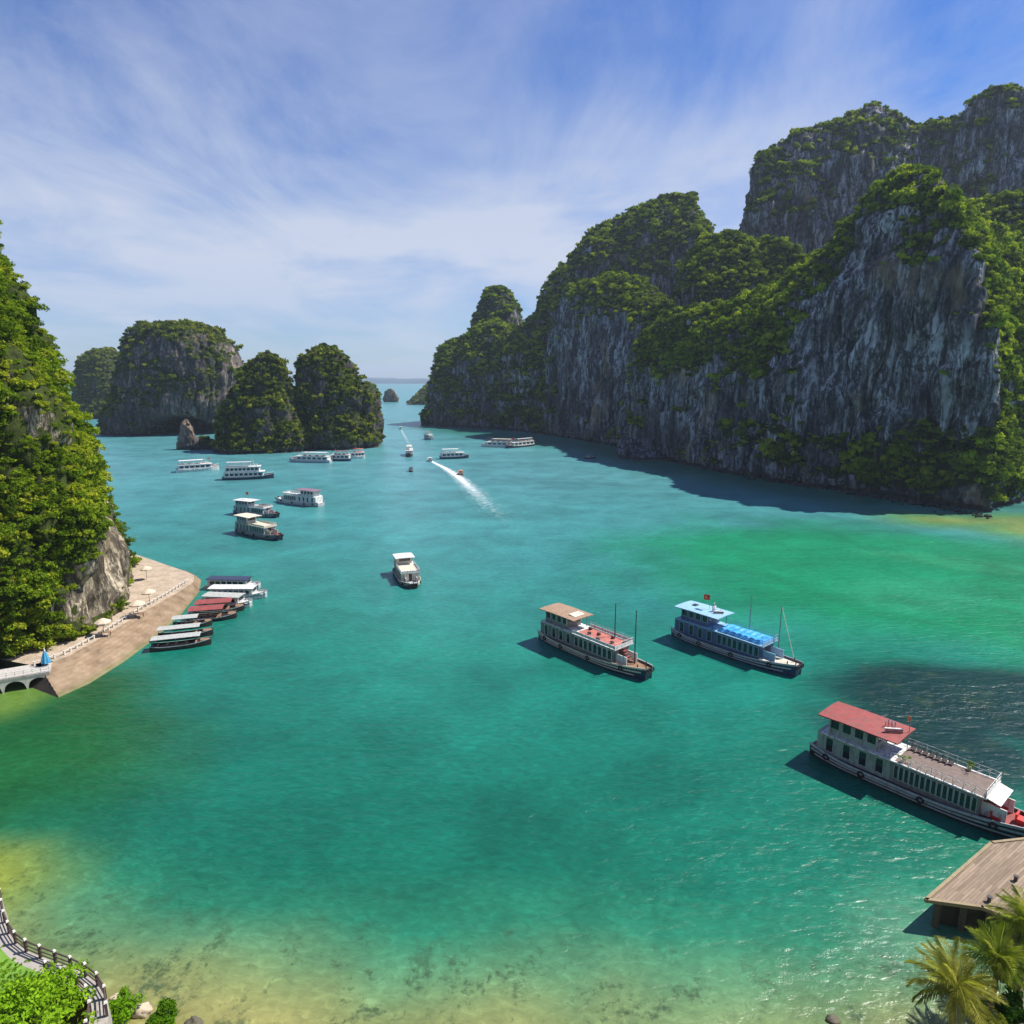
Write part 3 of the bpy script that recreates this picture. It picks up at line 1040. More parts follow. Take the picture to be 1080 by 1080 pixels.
# ripples: short chop in drifting patches over a longer swell
gust = t.ramp(t.noise(t.scaled(P, (0.02, 0.045, 1), rot=(0, 0, 0.5)), 1.0, 4, 0.6, 0.6), [(0.36, 0.35), (0.64, 1.0)])
r1 = t.noise(t.scaled(P, (1.0, 1.7, 1), rot=(0, 0, 0.35)), 0.85, 4, 0.62, 0.5)
r2 = t.noise(t.scaled(P, (1.0, 2.2, 1), rot=(0, 0, -0.2)), 0.26, 3, 0.55, 0.3)
h = t.math('ADD', t.math('MULTIPLY', t.math('MULTIPLY', r1, gust), 0.42), t.math('MULTIPLY', r2, 0.75))
bp = t.add('ShaderNodeBump')
bp.inputs['Strength'].default_value = 1.0
bp.inputs['Distance'].default_value = 0.38
t.put(bp.inputs['Height'], h)
# light on the chop put into the colour: crests lighter, troughs darker
t.put(b.inputs['Base Color'], t.mix(1.0, col, t.ramp(r1, [(0.30, 0.80), (0.55, 1.0), (0.75, 1.30)]), 'MULTIPLY'))
b.inputs['Roughness'].default_value = 0.32
b.inputs['IOR'].default_value = 1.333
t.l.new(bp.outputs[0], b.inputs['Normal'])
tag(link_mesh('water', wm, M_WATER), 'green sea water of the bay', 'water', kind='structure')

# ------------------------------------------------------------------ air
haze = MB().box((0, 9000, 130), (30000, 19600, 274)).build('haze', None)
M_HAZE = bpy.data.materials.new('haze')
M_HAZE.use_nodes = True
t = NT(M_HAZE.node_tree)
t.n.clear()
out = t.add('ShaderNodeOutputMaterial')
pv = t.add('ShaderNodeVolumePrincipled')
pv.inputs['Color'].default_value = (0.70, 0.85, 1.0, 1)
pv.inputs['Density'].default_value = 0.00009
pv.inputs['Anisotropy'].default_value = 0.2
t.l.new(pv.outputs[0], out.inputs['Volume'])
haze.data.materials.append(M_HAZE)
tag(haze, 'thin blue haze over the bay', 'haze', kind='stuff')


# ------------------------------------------------------------------ boat materials
W_WHITE = pbr('boat_white', (0.72, 0.72, 0.70), 0.45, var=0.10, dirt=0.6)
W_CREAM = pbr('boat_cream', (0.66, 0.60, 0.47), 0.5, var=0.08, dirt=0.4)
W_NAVYCAB = pbr('boat_blue_cabin', (0.07, 0.10, 0.22), 0.45, var=0.1, dirt=0.2)
W_STEEL = pbr('boat_cabin_grey', (0.20, 0.20, 0.195), 0.5, var=0.15, dirt=0.6)
W_GREY = pbr('boat_grey', (0.42, 0.44, 0.46), 0.5, var=0.08, dirt=0.4)
W_PALEGREEN = pbr('boat_pale_green', (0.30, 0.37, 0.34), 0.5, var=0.12, dirt=0.6)
W_NAVY = pbr('boat_navy', (0.022, 0.032, 0.075), 0.35, var=0.15, dirt=0.25)
W_BLUEHULL = pbr('boat_blue_hull', (0.02, 0.035, 0.11), 0.4, var=0.2, dirt=0.3)
W_DARK = pbr('boat_dark_wood', (0.035, 0.026, 0.024), 0.4, var=0.2, dirt=0.3)
W_BLUEGREY = pbr('boat_blue_grey', (0.22, 0.28, 0.42), 0.45, var=0.08, dirt=0.3)
W_RED = pbr('boat_red', (0.27, 0.045, 0.042), 0.6, var=0.3, scale=1.2, dirt=0.6)
W_REDSEAT = pbr('seat_red', (0.62, 0.035, 0.03), 0.6, var=0.1)
W_PINK = pbr('deck_pink', (0.46, 0.14, 0.11), 0.7, var=0.3, dirt=0.6)
W_BROWN = pbr('roof_brown', (0.34, 0.22, 0.14), 0.6, var=0.2, dirt=0.5)
W_WOOD = pbr('deck_wood', (0.26, 0.15, 0.085), 0.6, var=0.25, dirt=0.3)
W_TAUPE = pbr('deck_taupe', (0.15, 0.105, 0.09), 0.7, var=0.35, dirt=0.6)
W_TARP = pbr('tarp_blue', (0.02, 0.29, 0.66), 0.6, var=0.3, scale=1.3)
W_LIGHTBLUE = pbr('roof_light_blue', (0.27, 0.47, 0.64), 0.5, var=0.08, dirt=0.3)
W_MAUVE = pbr('roof_mauve', (0.20, 0.13, 0.17), 0.6, var=0.1)
W_GLASS = pbr('window_glass', (0.012, 0.016, 0.022), 0.06, var=0.1, spec=0.6)
W_RUBBER = pbr('tyre_rubber', (0.015, 0.015, 0.016), 0.8, var=0.2)
W_METAL = pbr('pole_steel', (0.30, 0.31, 0.33), 0.4, metal=0.6)
W_DARKPOLE = pbr('pole_dark', (0.045, 0.04, 0.04), 0.5)
W_FLAG = pbr('flag_red', (0.60, 0.03, 0.02), 0.7, var=0.05)
W_YELLOW = pbr('yellow_paint', (0.75, 0.52, 0.05), 0.6, var=0.05)
W_ORANGE = pbr('orange_paint', (0.70, 0.19, 0.04), 0.5, var=0.1)
W_GREEN = pbr('pot_plant_green', (0.06, 0.20, 0.02), 0.7, var=0.3)
W_AWNING = pbr('awning_grey', (0.40, 0.42, 0.40), 0.7, var=0.15, dirt=0.5)


# ------------------------------------------------------------------ boats
class Hull:
    """round-sterned wooden hull: x forward, z = 0 on the waterline"""

    def __init__(s, L, B, free=1.15, bow=0.85, stern=0.45):
        s.L, s.B, s.free, s.bow, s.stern = L, B, free, bow, stern

    def half(s, x):
        q = x / s.L + 0.5
        a = 0.72 + 0.28 * math.sin(min(q / 0.22, 1) * math.pi / 2)
        f = 1.0 if q < 0.55 else 1 - ((q - 0.55) / 0.45) ** 2.2 * 0.66
        return s.B / 2 * a * f

    def deck(s, x):
        q = x / s.L + 0.5
        return s.free + s.bow * max(0, (q - 0.45) / 0.55) ** 2 + s.stern * max(0, (0.3 - q) / 0.3) ** 2

    def side(s, x, f):
        """point on the side: f = 1 deck edge, 0 waterline, -1 keel depth"""
        h, d = s.half(x), s.deck(x)
        if f >= 0:
            return h * (0.86 + 0.14 * f ** 0.8), d * f
        return h * 0.86 * (1 - 0.55 * f * f), 0.7 * f

    def body(s, n=26):
        rows = []
        for i in range(n):
            x = -s.L / 2 + s.L * i / (n - 1)
            r = [s.side(x, f) for f in (-1, -.5, 0, .25, .5, .75, 1)]
            rk = 0.05 * s.L * (1 if i == n - 1 else 0)
            pts = [(x - (0.5 * max(0, -z) if i > n - 4 else 0), y, z) for y, z in r]
            inner = [(x, r[-1][0] - 0.09, r[-1][1]), (x, r[-1][0] - 0.10, r[-1][1] - 0.34)]
            half = pts + inner
            rows.append(half + [(p[0], -p[1], p[2]) for p in half[::-1]])
        m = MB().grid(rows, closed=True)
        o, nc = 0, len(rows[0])
        m.f.append(tuple(range(nc)))
        m.f.append(tuple(range((n - 1) * nc, n * nc))[::-1])
        return m

    def strip(s, f, th, out, side, x0=-0.5, x1=0.5, n=26):
        """rubbing strake that follows the hull side"""
        m = MB()
        rows = []
        for i in range(n):
            x = s.L * (x0 + (x1 - x0) * i / (n - 1))
            y, z = s.side(x, f)
            rows.append([(x, side * (y - 0.01), z - th / 2), (x, side * (y + out), z - th / 2), (x, side * (y + out), z + th / 2), (x, side * (y - 0.01), z + th / 2)])
        m.grid(rows, closed=True)
        m.f.append((0, 1, 2, 3)); k = 4 * (n - 1); m.f.append((k, k + 3, k + 2, k + 1))
        return m


def rail_run(m, pts, h, step=1.1, r=0.028, rails=(1.0, 0.55)):
    for a, b in zip(pts[:-1], pts[1:]):
        a, b = Vector(a), Vector(b)
        n = max(1, round((b - a).length / step))
        for i in range(n + 1):
            p = a.lerp(b, i / n)
            m.bar(p, p + Vector((0, 0, h)), r, 5)
        for q in rails:
            m.bar(a + Vector((0, 0, h * q)), b + Vector((0, 0, h * q)), r, 5)
    return m


def window_pair(wd, hg, mf, frame=0.07):
    """meshes of one side window (frame and pane) facing +y, centred on the origin"""
    f = MB()
    f.box((0, 0.02, hg / 2 + frame / 2), (wd + 2 * frame, 0.06, frame)).box((0, 0.02, -hg / 2 - frame / 2), (wd + 2 * frame, 0.06, frame))
    f.box((-wd / 2 - frame / 2, 0.02, 0), (frame, 0.058, hg)).box((wd / 2 + frame / 2, 0.02, 0), (frame, 0.058, hg))
    fm = f.mesh('window'); fm.materials.append(mf)
    pm = MB().box((0, 0.004, 0), (wd, 0.02, hg)).mesh('pane'); pm.materials.append(W_GLASS)
    return fm, pm


def put_windows(t, xs, y, z, wd, hg, mf, name='window', sides=(1, -1)):
    fm, pm = window_pair(wd, hg, mf)
    for sd_ in sides:
        for x in xs:
            o = link_mesh(name, fm, None, t)
            o.location = (x, sd_ * y, z)
            o.rotation_euler = (0, 0, 0 if sd_ > 0 else math.pi)
            link_mesh('pane', pm, None, o)


def slab_roof(m, x0, x1, hw, z, th, camber=0.12, n=7, sag=0.0):
    rows = []
    for x in (x0, x0 + 0.35 * (x1 - x0), x1):
        zz = z - (sag if x == x0 else 0)
        top = [(x, hw * (2 * k / (n - 1) - 1), zz + th + camber * (1 - (2 * k / (n - 1) - 1) ** 2)) for k in range(n)]
        bot = [(p[0], p[1], p[2] - th) for p in top[::-1]]
        rows.append(top + bot)
    m.grid(rows, closed=True)
    k = len(rows[0])
    m.f.append(tuple(range(k))); m.f.append(tuple(range(2 * k, 3 * k))[::-1])
    return m


def flag(t, p, h, s=0.9):
    MB().bar(p, (p[0], p[1], p[2] + h), 0.03, 5).build('flag_pole', W_METAL, t)
    rows = []
    for i in range(7):
        x = -s * 1.4 * i / 6
        y = 0.09 * math.sin(i * 1.3)
        rows.append([(p[0] + x, p[1] + y, p[2] + h - s - 0.03 * i), (p[0] + x, p[1] + y, p[2] + h - 0.02 * i)])
    m = MB().grid(rows)
    o = len(m.v)
    m.v += [(a, b_ + 0.012, c) for a, b_, c in m.v[:o]]
    m.f += [tuple(i + o for i in f[::-1]) for f in m.f[:]]
    f = m.build('flag', W_FLAG, t)
    st = MB()
    for sgn in (-1, 1):
        ring = []
        cx_, cz = p[0] - 0.7 * s, p[2] + h - 0.56 * s
        for k in range(10):
            rr = 0.3 * s if k % 2 == 0 else 0.12 * s
            a = math.pi / 2 + k * math.pi / 5
            ring.append((cx_ + rr * math.cos(a), p[1] + sgn * 0.13, cz + rr * math.sin(a)))
        st._add(ring, [tuple(range(10))])
    st.build('star', W_YELLOW, f)


def tour_boat(name, label, cat, stern_px, bow_px, B=5.0, hull=W_NAVY, band=W_WHITE, cabin=W_WHITE, roof=W_BROWN, floor=W_PINK, deck=W_WOOD,
              windows=8, aft=0.34, roof_sag=0.1, masts=(), solid_rail=True, has_flag=False, tarp=None, group=None, bow_trim=W_WHITE, seats=None, extra=None, full=True, L=None, front_px=0.26, aft_wall=None, wframe=None):
    a, b_ = at_z(*stern_px), at_z(*bow_px)
    d = b_ - a
    if L is None: L = d.length
    rz = math.atan2(d.y, d.x)
    t = empty(name, (a + b_) / 2, rz)
    tag(t, label, cat, group)
    H = Hull(L, B, free=0.055 * L if L < 22 else 1.2, bow=0.035 * L, stern=0.02 * L)
    k = L / 21.0
    H.body().build('hull', hull, t, smooth=False)
    for sd_ in (1, -1):
        H.strip(0.97, 0.26 * k, 0.09, sd_).build('rub_rail', band, t)
        if full: H.strip(0.64, 0.20 * k, 0.07, sd_, -0.49, 0.47).build('rub_rail', band, t)
        if full: H.strip(0.30, 0.15 * k, 0.05, sd_, -0.47, 0.42).build('rub_rail', band, t)
    # lower deck: wood floor inside the bulwark
    rows = []
    for i in range(14):
        x = L * (-0.49 + 0.975 * i / 13)
        y, z = H.side(x, 1.0)
        rows.append([(x, -y + 0.1, z - 0.30), (x, y - 0.1, z - 0.30)])
    MB().grid(rows).build('foredeck', deck, t)
    zd = H.deck(0) - 0.05
    x0, x1 = -0.46 * L, front_px * L
    wframe = wframe or cabin
    hw = B * 0.40
    hc = 2.3 * max(k, 0.8)
    ztop = zd + hc
    aftx = x0 + aft * L
    cab = MB()
    cab.box(((aftx + x1) / 2, 0, zd + hc / 2), (x1 - aftx, 2 * hw, hc))
    cab.build('cabin', cabin, t)
    aw = MB().box(((x0 + aftx) / 2 - 0.003, 0, zd + hc / 2), (aftx - x0, 2 * hw * 0.97, hc))
    aw.build('aft_cabin', aft_wall or cabin, t)
    n = windows
    span = x1 - aftx - 0.5
    if n:
        wd = span / n * 0.70
        put_windows(t, [aftx + 0.35 + span * (i + 0.5) / n for i in range(n)], hw, zd + hc * 0.56, wd, hc * 0.60, wframe)
        # aft wall: two openings below
        put_windows(t, [x0 + (aftx - x0) * q for q in (0.18, 0.42, 0.64, 0.86)], hw * 0.97, zd + hc * 0.52, 0.70 * k, hc * 0.66, wframe)
    # upper deck slab with its edge, floor and rails
    ux0, ux1 = x0 + 0.02 * L, x1 + 0.025 * L
    uw = hw + 0.22 * k
    MB().box(((ux0 + ux1) / 2, 0, ztop + 0.07), (ux1 - ux0, 2 * uw, 0.14)).build('upper_deck', bow_trim, t)
    MB().box(((aftx + ux1) / 2 + 0.1, 0, ztop + 0.155), (ux1 - aftx - 0.5, 2 * uw - 0.5, 0.03)).build('deck_floor', floor, t)
    zr = ztop + 0.14
    for sd_ in (1, -1):
        m = MB()
        rail_run(m, [(aftx, sd_ * (uw - 0.06), zr), (ux1 - 0.05, sd_ * (uw - 0.06), zr)], 0.85 * max(k, .8), 0.9 * k)
        if solid_rail:
            m.box(((aftx + ux1) / 2, sd_ * (uw - 0.06), zr + 0.30 * k), (ux1 - aftx - 0.1, 0.05, 0.46 * k))
        m.build('railing', bow_trim, t)
    m = MB()
    rail_run(m, [(ux1 - 0.08, -uw + 0.1, zr), (ux1 - 0.08, uw - 0.1, zr)], 0.85 * max(k, .8), 0.9 * k)
    m.box((ux1 - 0.08, 0, zr + 0.28 * k), (0.05, 2 * uw - 0.25, 0.44 * k))
    m.build('front_railing', bow_trim, t)
    # wheelhouse over the aft end and its roof
    hh = 1.95 * max(k, 0.8)
    wx0, wx1 = x0 + 0.05 * L, aftx - 0.02 * L
    wh = MB()
    wh.box(((wx0 + wx1) / 2 - 0.10 * (wx1 - wx0), 0, zr + hh / 2), ((wx1 - wx0) * 0.8, 2 * hw * 0.86, hh))
    for sd_ in (1, -1):
        for q in (0.03, 0.97):
            wh.bar((wx0 + (wx1 - wx0) * q, sd_ * hw * 0.98, zr), (wx0 + (wx1 - wx0) * q, sd_ * hw * 0.98, zr + hh), 0.06, 6)
    wh.build('wheelhouse', aft_wall or cabin, t)
    if full:
        nn = 4
        put_windows(t, [wx0 + (wx1 - wx0) * (0.10 + 0.62 * i / (nn - 1)) for i in range(nn)], hw * 0.86, zr + hh * 0.62, (wx1 - wx0) * 0.14, hh * 0.50, wframe)
        fm, pm = window_pair(hw * 1.3, hh * 0.42, cabin)
        o = link_mesh('windscreen', fm, None, t); o.location = ((wx0 + wx1) / 2 - 0.10 * (wx1 - wx0) + (wx1 - wx0) * 0.4, 0, zr + hh * 0.62); o.rotation_euler = (0, 0, -math.pi / 2)
        link_mesh('pane', pm, None, o)
    slab_roof(MB(), wx0 - 0.05 * L, wx1 + 0.045 * L, uw + 0.12 * k, zr + hh, 0.13, 0.10, sag=roof_sag).build('roof', roof, t)
    # open foredeck: bulwark posts, companion way, bitts, tyres on the stem
    yb = H.half(0.40 * L)
    fd = MB()
    zf = H.deck(0.34 * L) - 0.3
    fd.box((x1 + 0.045 * L, hw * 0.62, zf + 0.75 * k), (0.10 * L, 0.12, 1.3 * k)).box((x1 + 0.045 * L, -hw * 0.62, zf + 0.75 * k), (0.10 * L, 0.12, 1.3 * k))
    fd.build('bow_screen', bow_trim, t)
    MB().box((x1 + 0.03, 0, zd + hc * 0.45), (0.06, 0.95 * k, hc * 0.86)).build('door', W_DARK, t)
    bm_ = MB().bar((0, 0, 0), (0, 0, 0.75), 0.09, 6).mesh('mooring_bitt')
    bm_.materials.append(W_DARK)
    for xx, sd_ in ((0.44, 1), (0.44, -1), (0.475, 0)):
        y, z = H.side(xx * L, 1.0)
        link_mesh('mooring_bitt', bm_, None, t).location = (xx * L, sd_ * (y - 0.25), z - 0.3)
    if full:
        tm = MB().torus((0, 0, 0), 0.30, 0.11, 'X').mesh('fender', True); tm.materials.append(W_RUBBER)
        for yy in (-0.62, 0, 0.62):
            o = link_mesh('fender', tm, None, t)
            o.location = (0.505 * L + 0.06, yy * k, H.deck(0.5 * L) - 0.42)
        tq = MB().torus((0, 0, 0), 0.30, 0.11, 'Y').mesh('fender', True); tq.materials.append(W_RUBBER)
        for xx in (-0.40, -0.22, 0.05, 0.33):
            for sd_ in (1, -1):
                o = link_mesh('fender', tq, None, t)
                yy, zz = H.side(xx * L, 0.78)
                o.location = (xx * L, sd_ * (yy + 0.16), zz - 0.1)
    for (mx, my, mh, mm) in masts:
        zb = zr if mx * L < ux1 else H.deck(mx * L) - 0.3
        if abs(my) > 0.41 and mx * L < ux1: zb = H.deck(mx * L) - 0.2
        MB().bar((mx * L, my * B, zb), (mx * L, my * B, zr + mh), 0.11, 7, 0.07).build('mast', mm, t)
    if has_flag:
        flag(t, (wx0 + (wx1 - wx0) * 0.62, 0.3, zr + hh + 0.2), 2.6)
    m = MB()
    m.bar((wx1 - 0.4, 0.5, zr + hh + 0.1), (wx1 - 0.4, 0.5, zr + hh + 1.0), 0.03, 5).bar((wx1 - 0.4, 0.2, zr + hh + 0.7), (wx1 - 0.4, 0.8, zr + hh + 0.7), 0.025, 5)
    m.build('antenna', W_METAL, t)
    if tarp:
        n = 22
        rows = []
        rs = random.Random(4)
        lx0, lx1 = aftx + 0.3, ux1 - 0.6
        for i in range(n):
            x = lx0 + (lx1 - lx0) * i / (n - 1)
            row = []
            for j in range(12):
                y = -(uw - 0.3) + (2 * uw - 0.6) * j / 11
                hgt = 0.42 + 0.30 * abs(math.sin(i * 1.05)) * (0.5 + 0.5 * math.cos(j * 0.9)) + rs.uniform(-.05, .05)
                if j in (0, 11) or i in (0, n - 1): hgt = 0.06
                row.append((x + rs.uniform(-.08, .08), y + rs.uniform(-.06, .06), zr + 0.03 + hgt))
            rows.append(row)
        MB().grid(rows).build('tarpaulin', tarp, t)
    if seats:
        for (sx, sy, sl) in ((0.33, 0.16, 1.5), (0.33, -0.16, 1.5), (0.41, 0.0, 1.1)):
            zz = H.deck(sx * L) - 0.28
            s_ = MB().box((sx * L, sy * B, zz + 0.24), (0.75, sl * 0.9, 0.46)).box((sx * L - 0.42, sy * B, zz + 0.55), (0.16, sl * 0.9, 0.75))
            s_.build('seat', seats, t)
    info = dict(t=t, L=L, B=B, zr=zr, hh=hh, uw=uw, aftx=aftx, ux1=ux1, wx0=wx0, wx1=wx1, H=H, hw=hw, zd=zd, k=k, a=(a + b_) / 2, rz=rz)
    if extra: extra(info)
    return info


def on_boat(i, x, y, z):
    c, s = math.cos(i['rz']), math.sin(i['rz'])
    return Vector((i['a'].x + c * x - s * y, i['a'].y + s * x + c * y, z))


def big_extra(i):
    t, L, zr, uw = i['t'], i['L'], i['zr'], i['uw']
    # striped life-raft rack on the roof, its hoops, benches along the open deck
    zz = zr + i['hh'] + 0.22
    m = MB().box((i['wx1'] - 0.2, -0.5, zz + 0.28), (1.9, 0.22, 0.50), rz=0.75)
    r = m.build('name_board', W_WHITE, t)
    m = MB()
    for q in (-0.13, 0.06):
        m.box((i['wx1'] - 0.2 + 0.09, -0.5 - 0.10, zz + 0.30 + q), (1.86, 0.06, 0.10), rz=0.75)
    m.build('red_stripe', W_RED, r)
    m = MB()
    for q in range(3):
        m.tube([(i['wx1'] - 1.3 + 0.35 * q, 0.1, zz - 0.1), (i['wx1'] - 1.3 + 0.35 * q, 0.1, zz + 0.7), (i['wx1'] - 1.3 + 0.35 * q, 0.9, zz + 0.7), (i['wx1'] - 1.3 + 0.35 * q, 0.9, zz - 0.1)], 0.04, 5)
    m.build('roof_rack', W_METAL, t)
    m = MB()
    for q in range(9):
        x = i['aftx'] + 0.9 + q * (i['ux1'] - i['aftx'] - 2.2) / 8
        m.tube([(x, -uw + 0.3, zr + 0.1), (x + 0.25, -uw + 0.35, zr + 0.55), (x + 0.55, -uw + 0.35, zr + 0.45)], 0.05, 5)
    m.build('deck_bench', W_CREAM, t)
    m = MB()
    for q in range(7):
        x = i['aftx'] + 0.9 + q * 0.62
        m.box((x, uw - 0.75, zr + 0.32), (0.42, 0.5, 0.06)).box((x - 0.2, uw - 0.75, zr + 0.62), (0.06, 0.5, 0.6))
    m.build('deck_chairs', W_DARK, t)
    # slanted white awning over the foredeck door
    m = MB().box((i['ux1'] + 0.45, 0, zr - 0.22), (1.5, 2 * uw * 0.86, 0.08), ry=0.22)
    m.build('bow_awning', W_WHITE, t)
    m = MB().bar((i['wx1'] + 0.9, 0.9, zr + 0.1), (i['wx1'] + 0.9, 0.9, zr + 4.2), 0.04, 6)
    m.build('ensign_staff', W_METAL, t)
    MB().box((i['wx1'] + 0.72, 0.9, zr + 3.9), (0.35, 0.03, 0.6)).build('ensign', W_ORANGE, t)


def blue_extra(i):
    t, zr = i['t'], i['zr']
    zz = zr + i['hh'] + 0.22
    m = MB().box((i['wx1'] - 0.35, -0.25, zz + 0.24), (1.7, 0.20, 0.44), rz=0.75)
    r = m.build('name_board', W_WHITE, t)
    MB().box((i['wx1'] - 0.27, -0.33, zz + 0.26), (1.6, 0.05, 0.16), rz=0.75).build('red_stripe', W_RED, r)
    m = MB().bar((i['wx1'] - 1.5, 0.2, zz - 0.1), (i['wx1'] - 1.5, 0.2, zz + 1.5), 0.11, 7).box((i['wx1'] - 1.5, 0.2, zz + 0.8), (0.3, 0.9, 0.14)).box((i['wx1'] - 1.5, 0.2, zz + 0.3), (0.45, 0.45, 0.6))
    m.build('signal_mast', W_WHITE, t)
    MB().box((i['wx0'] + 1.2, 0.4, zz + 0.05), (0.8, 0.9, 0.14)).build('roof_hatch', W_DARK, t)
    x2, y2 = 0.40 * i['L'], -0.1 * i['B']
    MB().bar((0.30 * i['L'], 0.36 * i['B'], zr + 5.8), (0.44 * i['L'], 0.20 * i['B'], i['H'].deck(0.44 * i['L'])), 0.05, 5).build('stay', W_CREAM, t)


def pink_extra(i):
    t, zr = i['t'], i['zr']
    zz = zr + i['hh'] + 0.2
    MB().box((i['wx1'] - 0.7, 0.1, zz + 0.08), (1.4, 2.4, 0.10), ry=0.12).build('roof_panel', W_CREAM, t)
    rs = random.Random(2)
    for q in range(7):
        x = i['aftx'] + 1.0 + q * 1.25
        y = (-1) ** q * 0.8 + rs.uniform(-.4, .4)
        MB().box((x, y, zr + 0.22), (0.5, 0.4, 0.36)).build('deck_box', W_DARK, t)
    st = MB()
    for q in range(5):
        st.box((i['ux1'] - 0.1 + 0.32 * q, 0, zr - 0.25 - 0.36 * q), (0.3, 0.85, 0.07))
    st.build('stair', W_RED, t)


def pot_plant(info, x, y, label):
    r = tag(empty('potted_plant', on_boat(info, x, y, info['zr'] + 0.02)), label, 'plant')
    MB().bar((0, 0, 0), (0, 0, 0.38), 0.16, 8, 0.24).build('pot', W_CREAM, r)
    V, Fq = leaf_cloud(90, 0.22, int(abs(x) * 10), 4)
    V = V * 0.55 + np.array((0, 0, 0.4))
    link_mesh('foliage', np_mesh('foliage', V, Fq), M_LEAF_NEAR, r)


big = tour_boat('tour_boat', 'large dark-hulled tour boat with a red roof, moored by the wooden jetty', 'tour boat', (861, 790), (1102, 893), B=5.4,
                hull=W_DARK, band=W_GREY, cabin=W_STEEL, wframe=W_GREY, aft_wall=W_PALEGREEN, roof=W_RED, floor=W_TAUPE, deck=W_RED, windows=15, aft=0.36, solid_rail=False, seats=W_REDSEAT, extra=big_extra,
                group='tour boats in the bay', front_px=0.27)
pot_plant(big, big['aftx'] + 6.2, big['uw'] - 0.4, 'small green potted plant at the far rail of the large red-roofed boat')
pot_plant(big, big['aftx'] + 1.0, -big['uw'] + 0.5, 'small green potted plant at the near rail of the large boat beside the red roof')

tour_boat('tour_boat', 'navy tour boat with light blue roof and bright blue tarpaulin over its top deck', 'tour boat', (714, 668), (842, 713), B=5.2,
          hull=W_BLUEHULL, band=W_GREY, cabin=W_NAVYCAB, wframe=W_LIGHTBLUE, roof=W_LIGHTBLUE, floor=W_BLUEGREY, deck=W_CREAM, windows=8, aft=0.36, solid_rail=False, tarp=W_TARP, has_flag=True, extra=blue_extra,
          masts=((0.06, 0.42, 6.2, W_METAL), (0.30, 0.36, 5.9, W_METAL)), group='tour boats in the bay', bow_trim=W_LIGHTBLUE)

tour_boat('tour_boat', 'navy tour boat with brown aft roof, pink open top deck and dark masts', 'tour boat', (575, 671), (684, 717), B=5.0,
          hull=W_NAVY, band=W_CREAM, cabin=W_STEEL, wframe=W_WHITE, roof=W_BROWN, floor=W_PINK, deck=W_WOOD, windows=8, aft=0.34, solid_rail=True, extra=pink_extra,
          masts=((0.12, 0.42, 5.6, W_DARKPOLE), (0.36, 0.10, 6.3, W_DARKPOLE)), group='tour boats in the bay')

tour_boat('tour_boat', 'white and cream tour boat heading straight towards the viewer in mid bay', 'tour boat', (421, 597), (440, 627), B=5.0, L=15,
          hull=W_DARK, band=W_CREAM, cabin=W_CREAM, roof=W_WHITE, floor=W_CREAM, deck=W_GREY, windows=6, aft=0.30, solid_rail=True, group='tour boats in the bay')

tour_boat('tour_boat', 'tour boat with white wheelhouse roof and flag, rear one of the moored pair', 'tour boat', (250, 541), (293, 546), B=4.8,
          hull=W_NAVY, band=W_GREY, cabin=W_GREY, roof=W_WHITE, floor=W_TAUPE, deck=W_RED, windows=6, aft=0.42, has_flag=True, group='tour boats in the bay')
tour_boat('tour_boat', 'tour boat with yellowish wheelhouse roof and cream top deck, front one of the moored pair', 'tour boat', (253, 560), (296, 570), B=4.8,
          hull=W_NAVY, band=W_GREY, cabin=W_GREY, roof=W_CREAM, floor=W_CREAM, deck=W_RED, windows=6, aft=0.36, bow_trim=W_CREAM, group='tour boats in the bay')
tour_boat('tour_boat', 'white tour boat with a mauve canopy over its bow half', 'tour boat', (339, 534), (293, 529), B=4.8,
          hull=W_GREY, band=W_WHITE, cabin=W_WHITE, roof=W_MAUVE, floor=W_WHITE, deck=W_WHITE, windows=6, aft=0.42, group='tour boats in the bay')


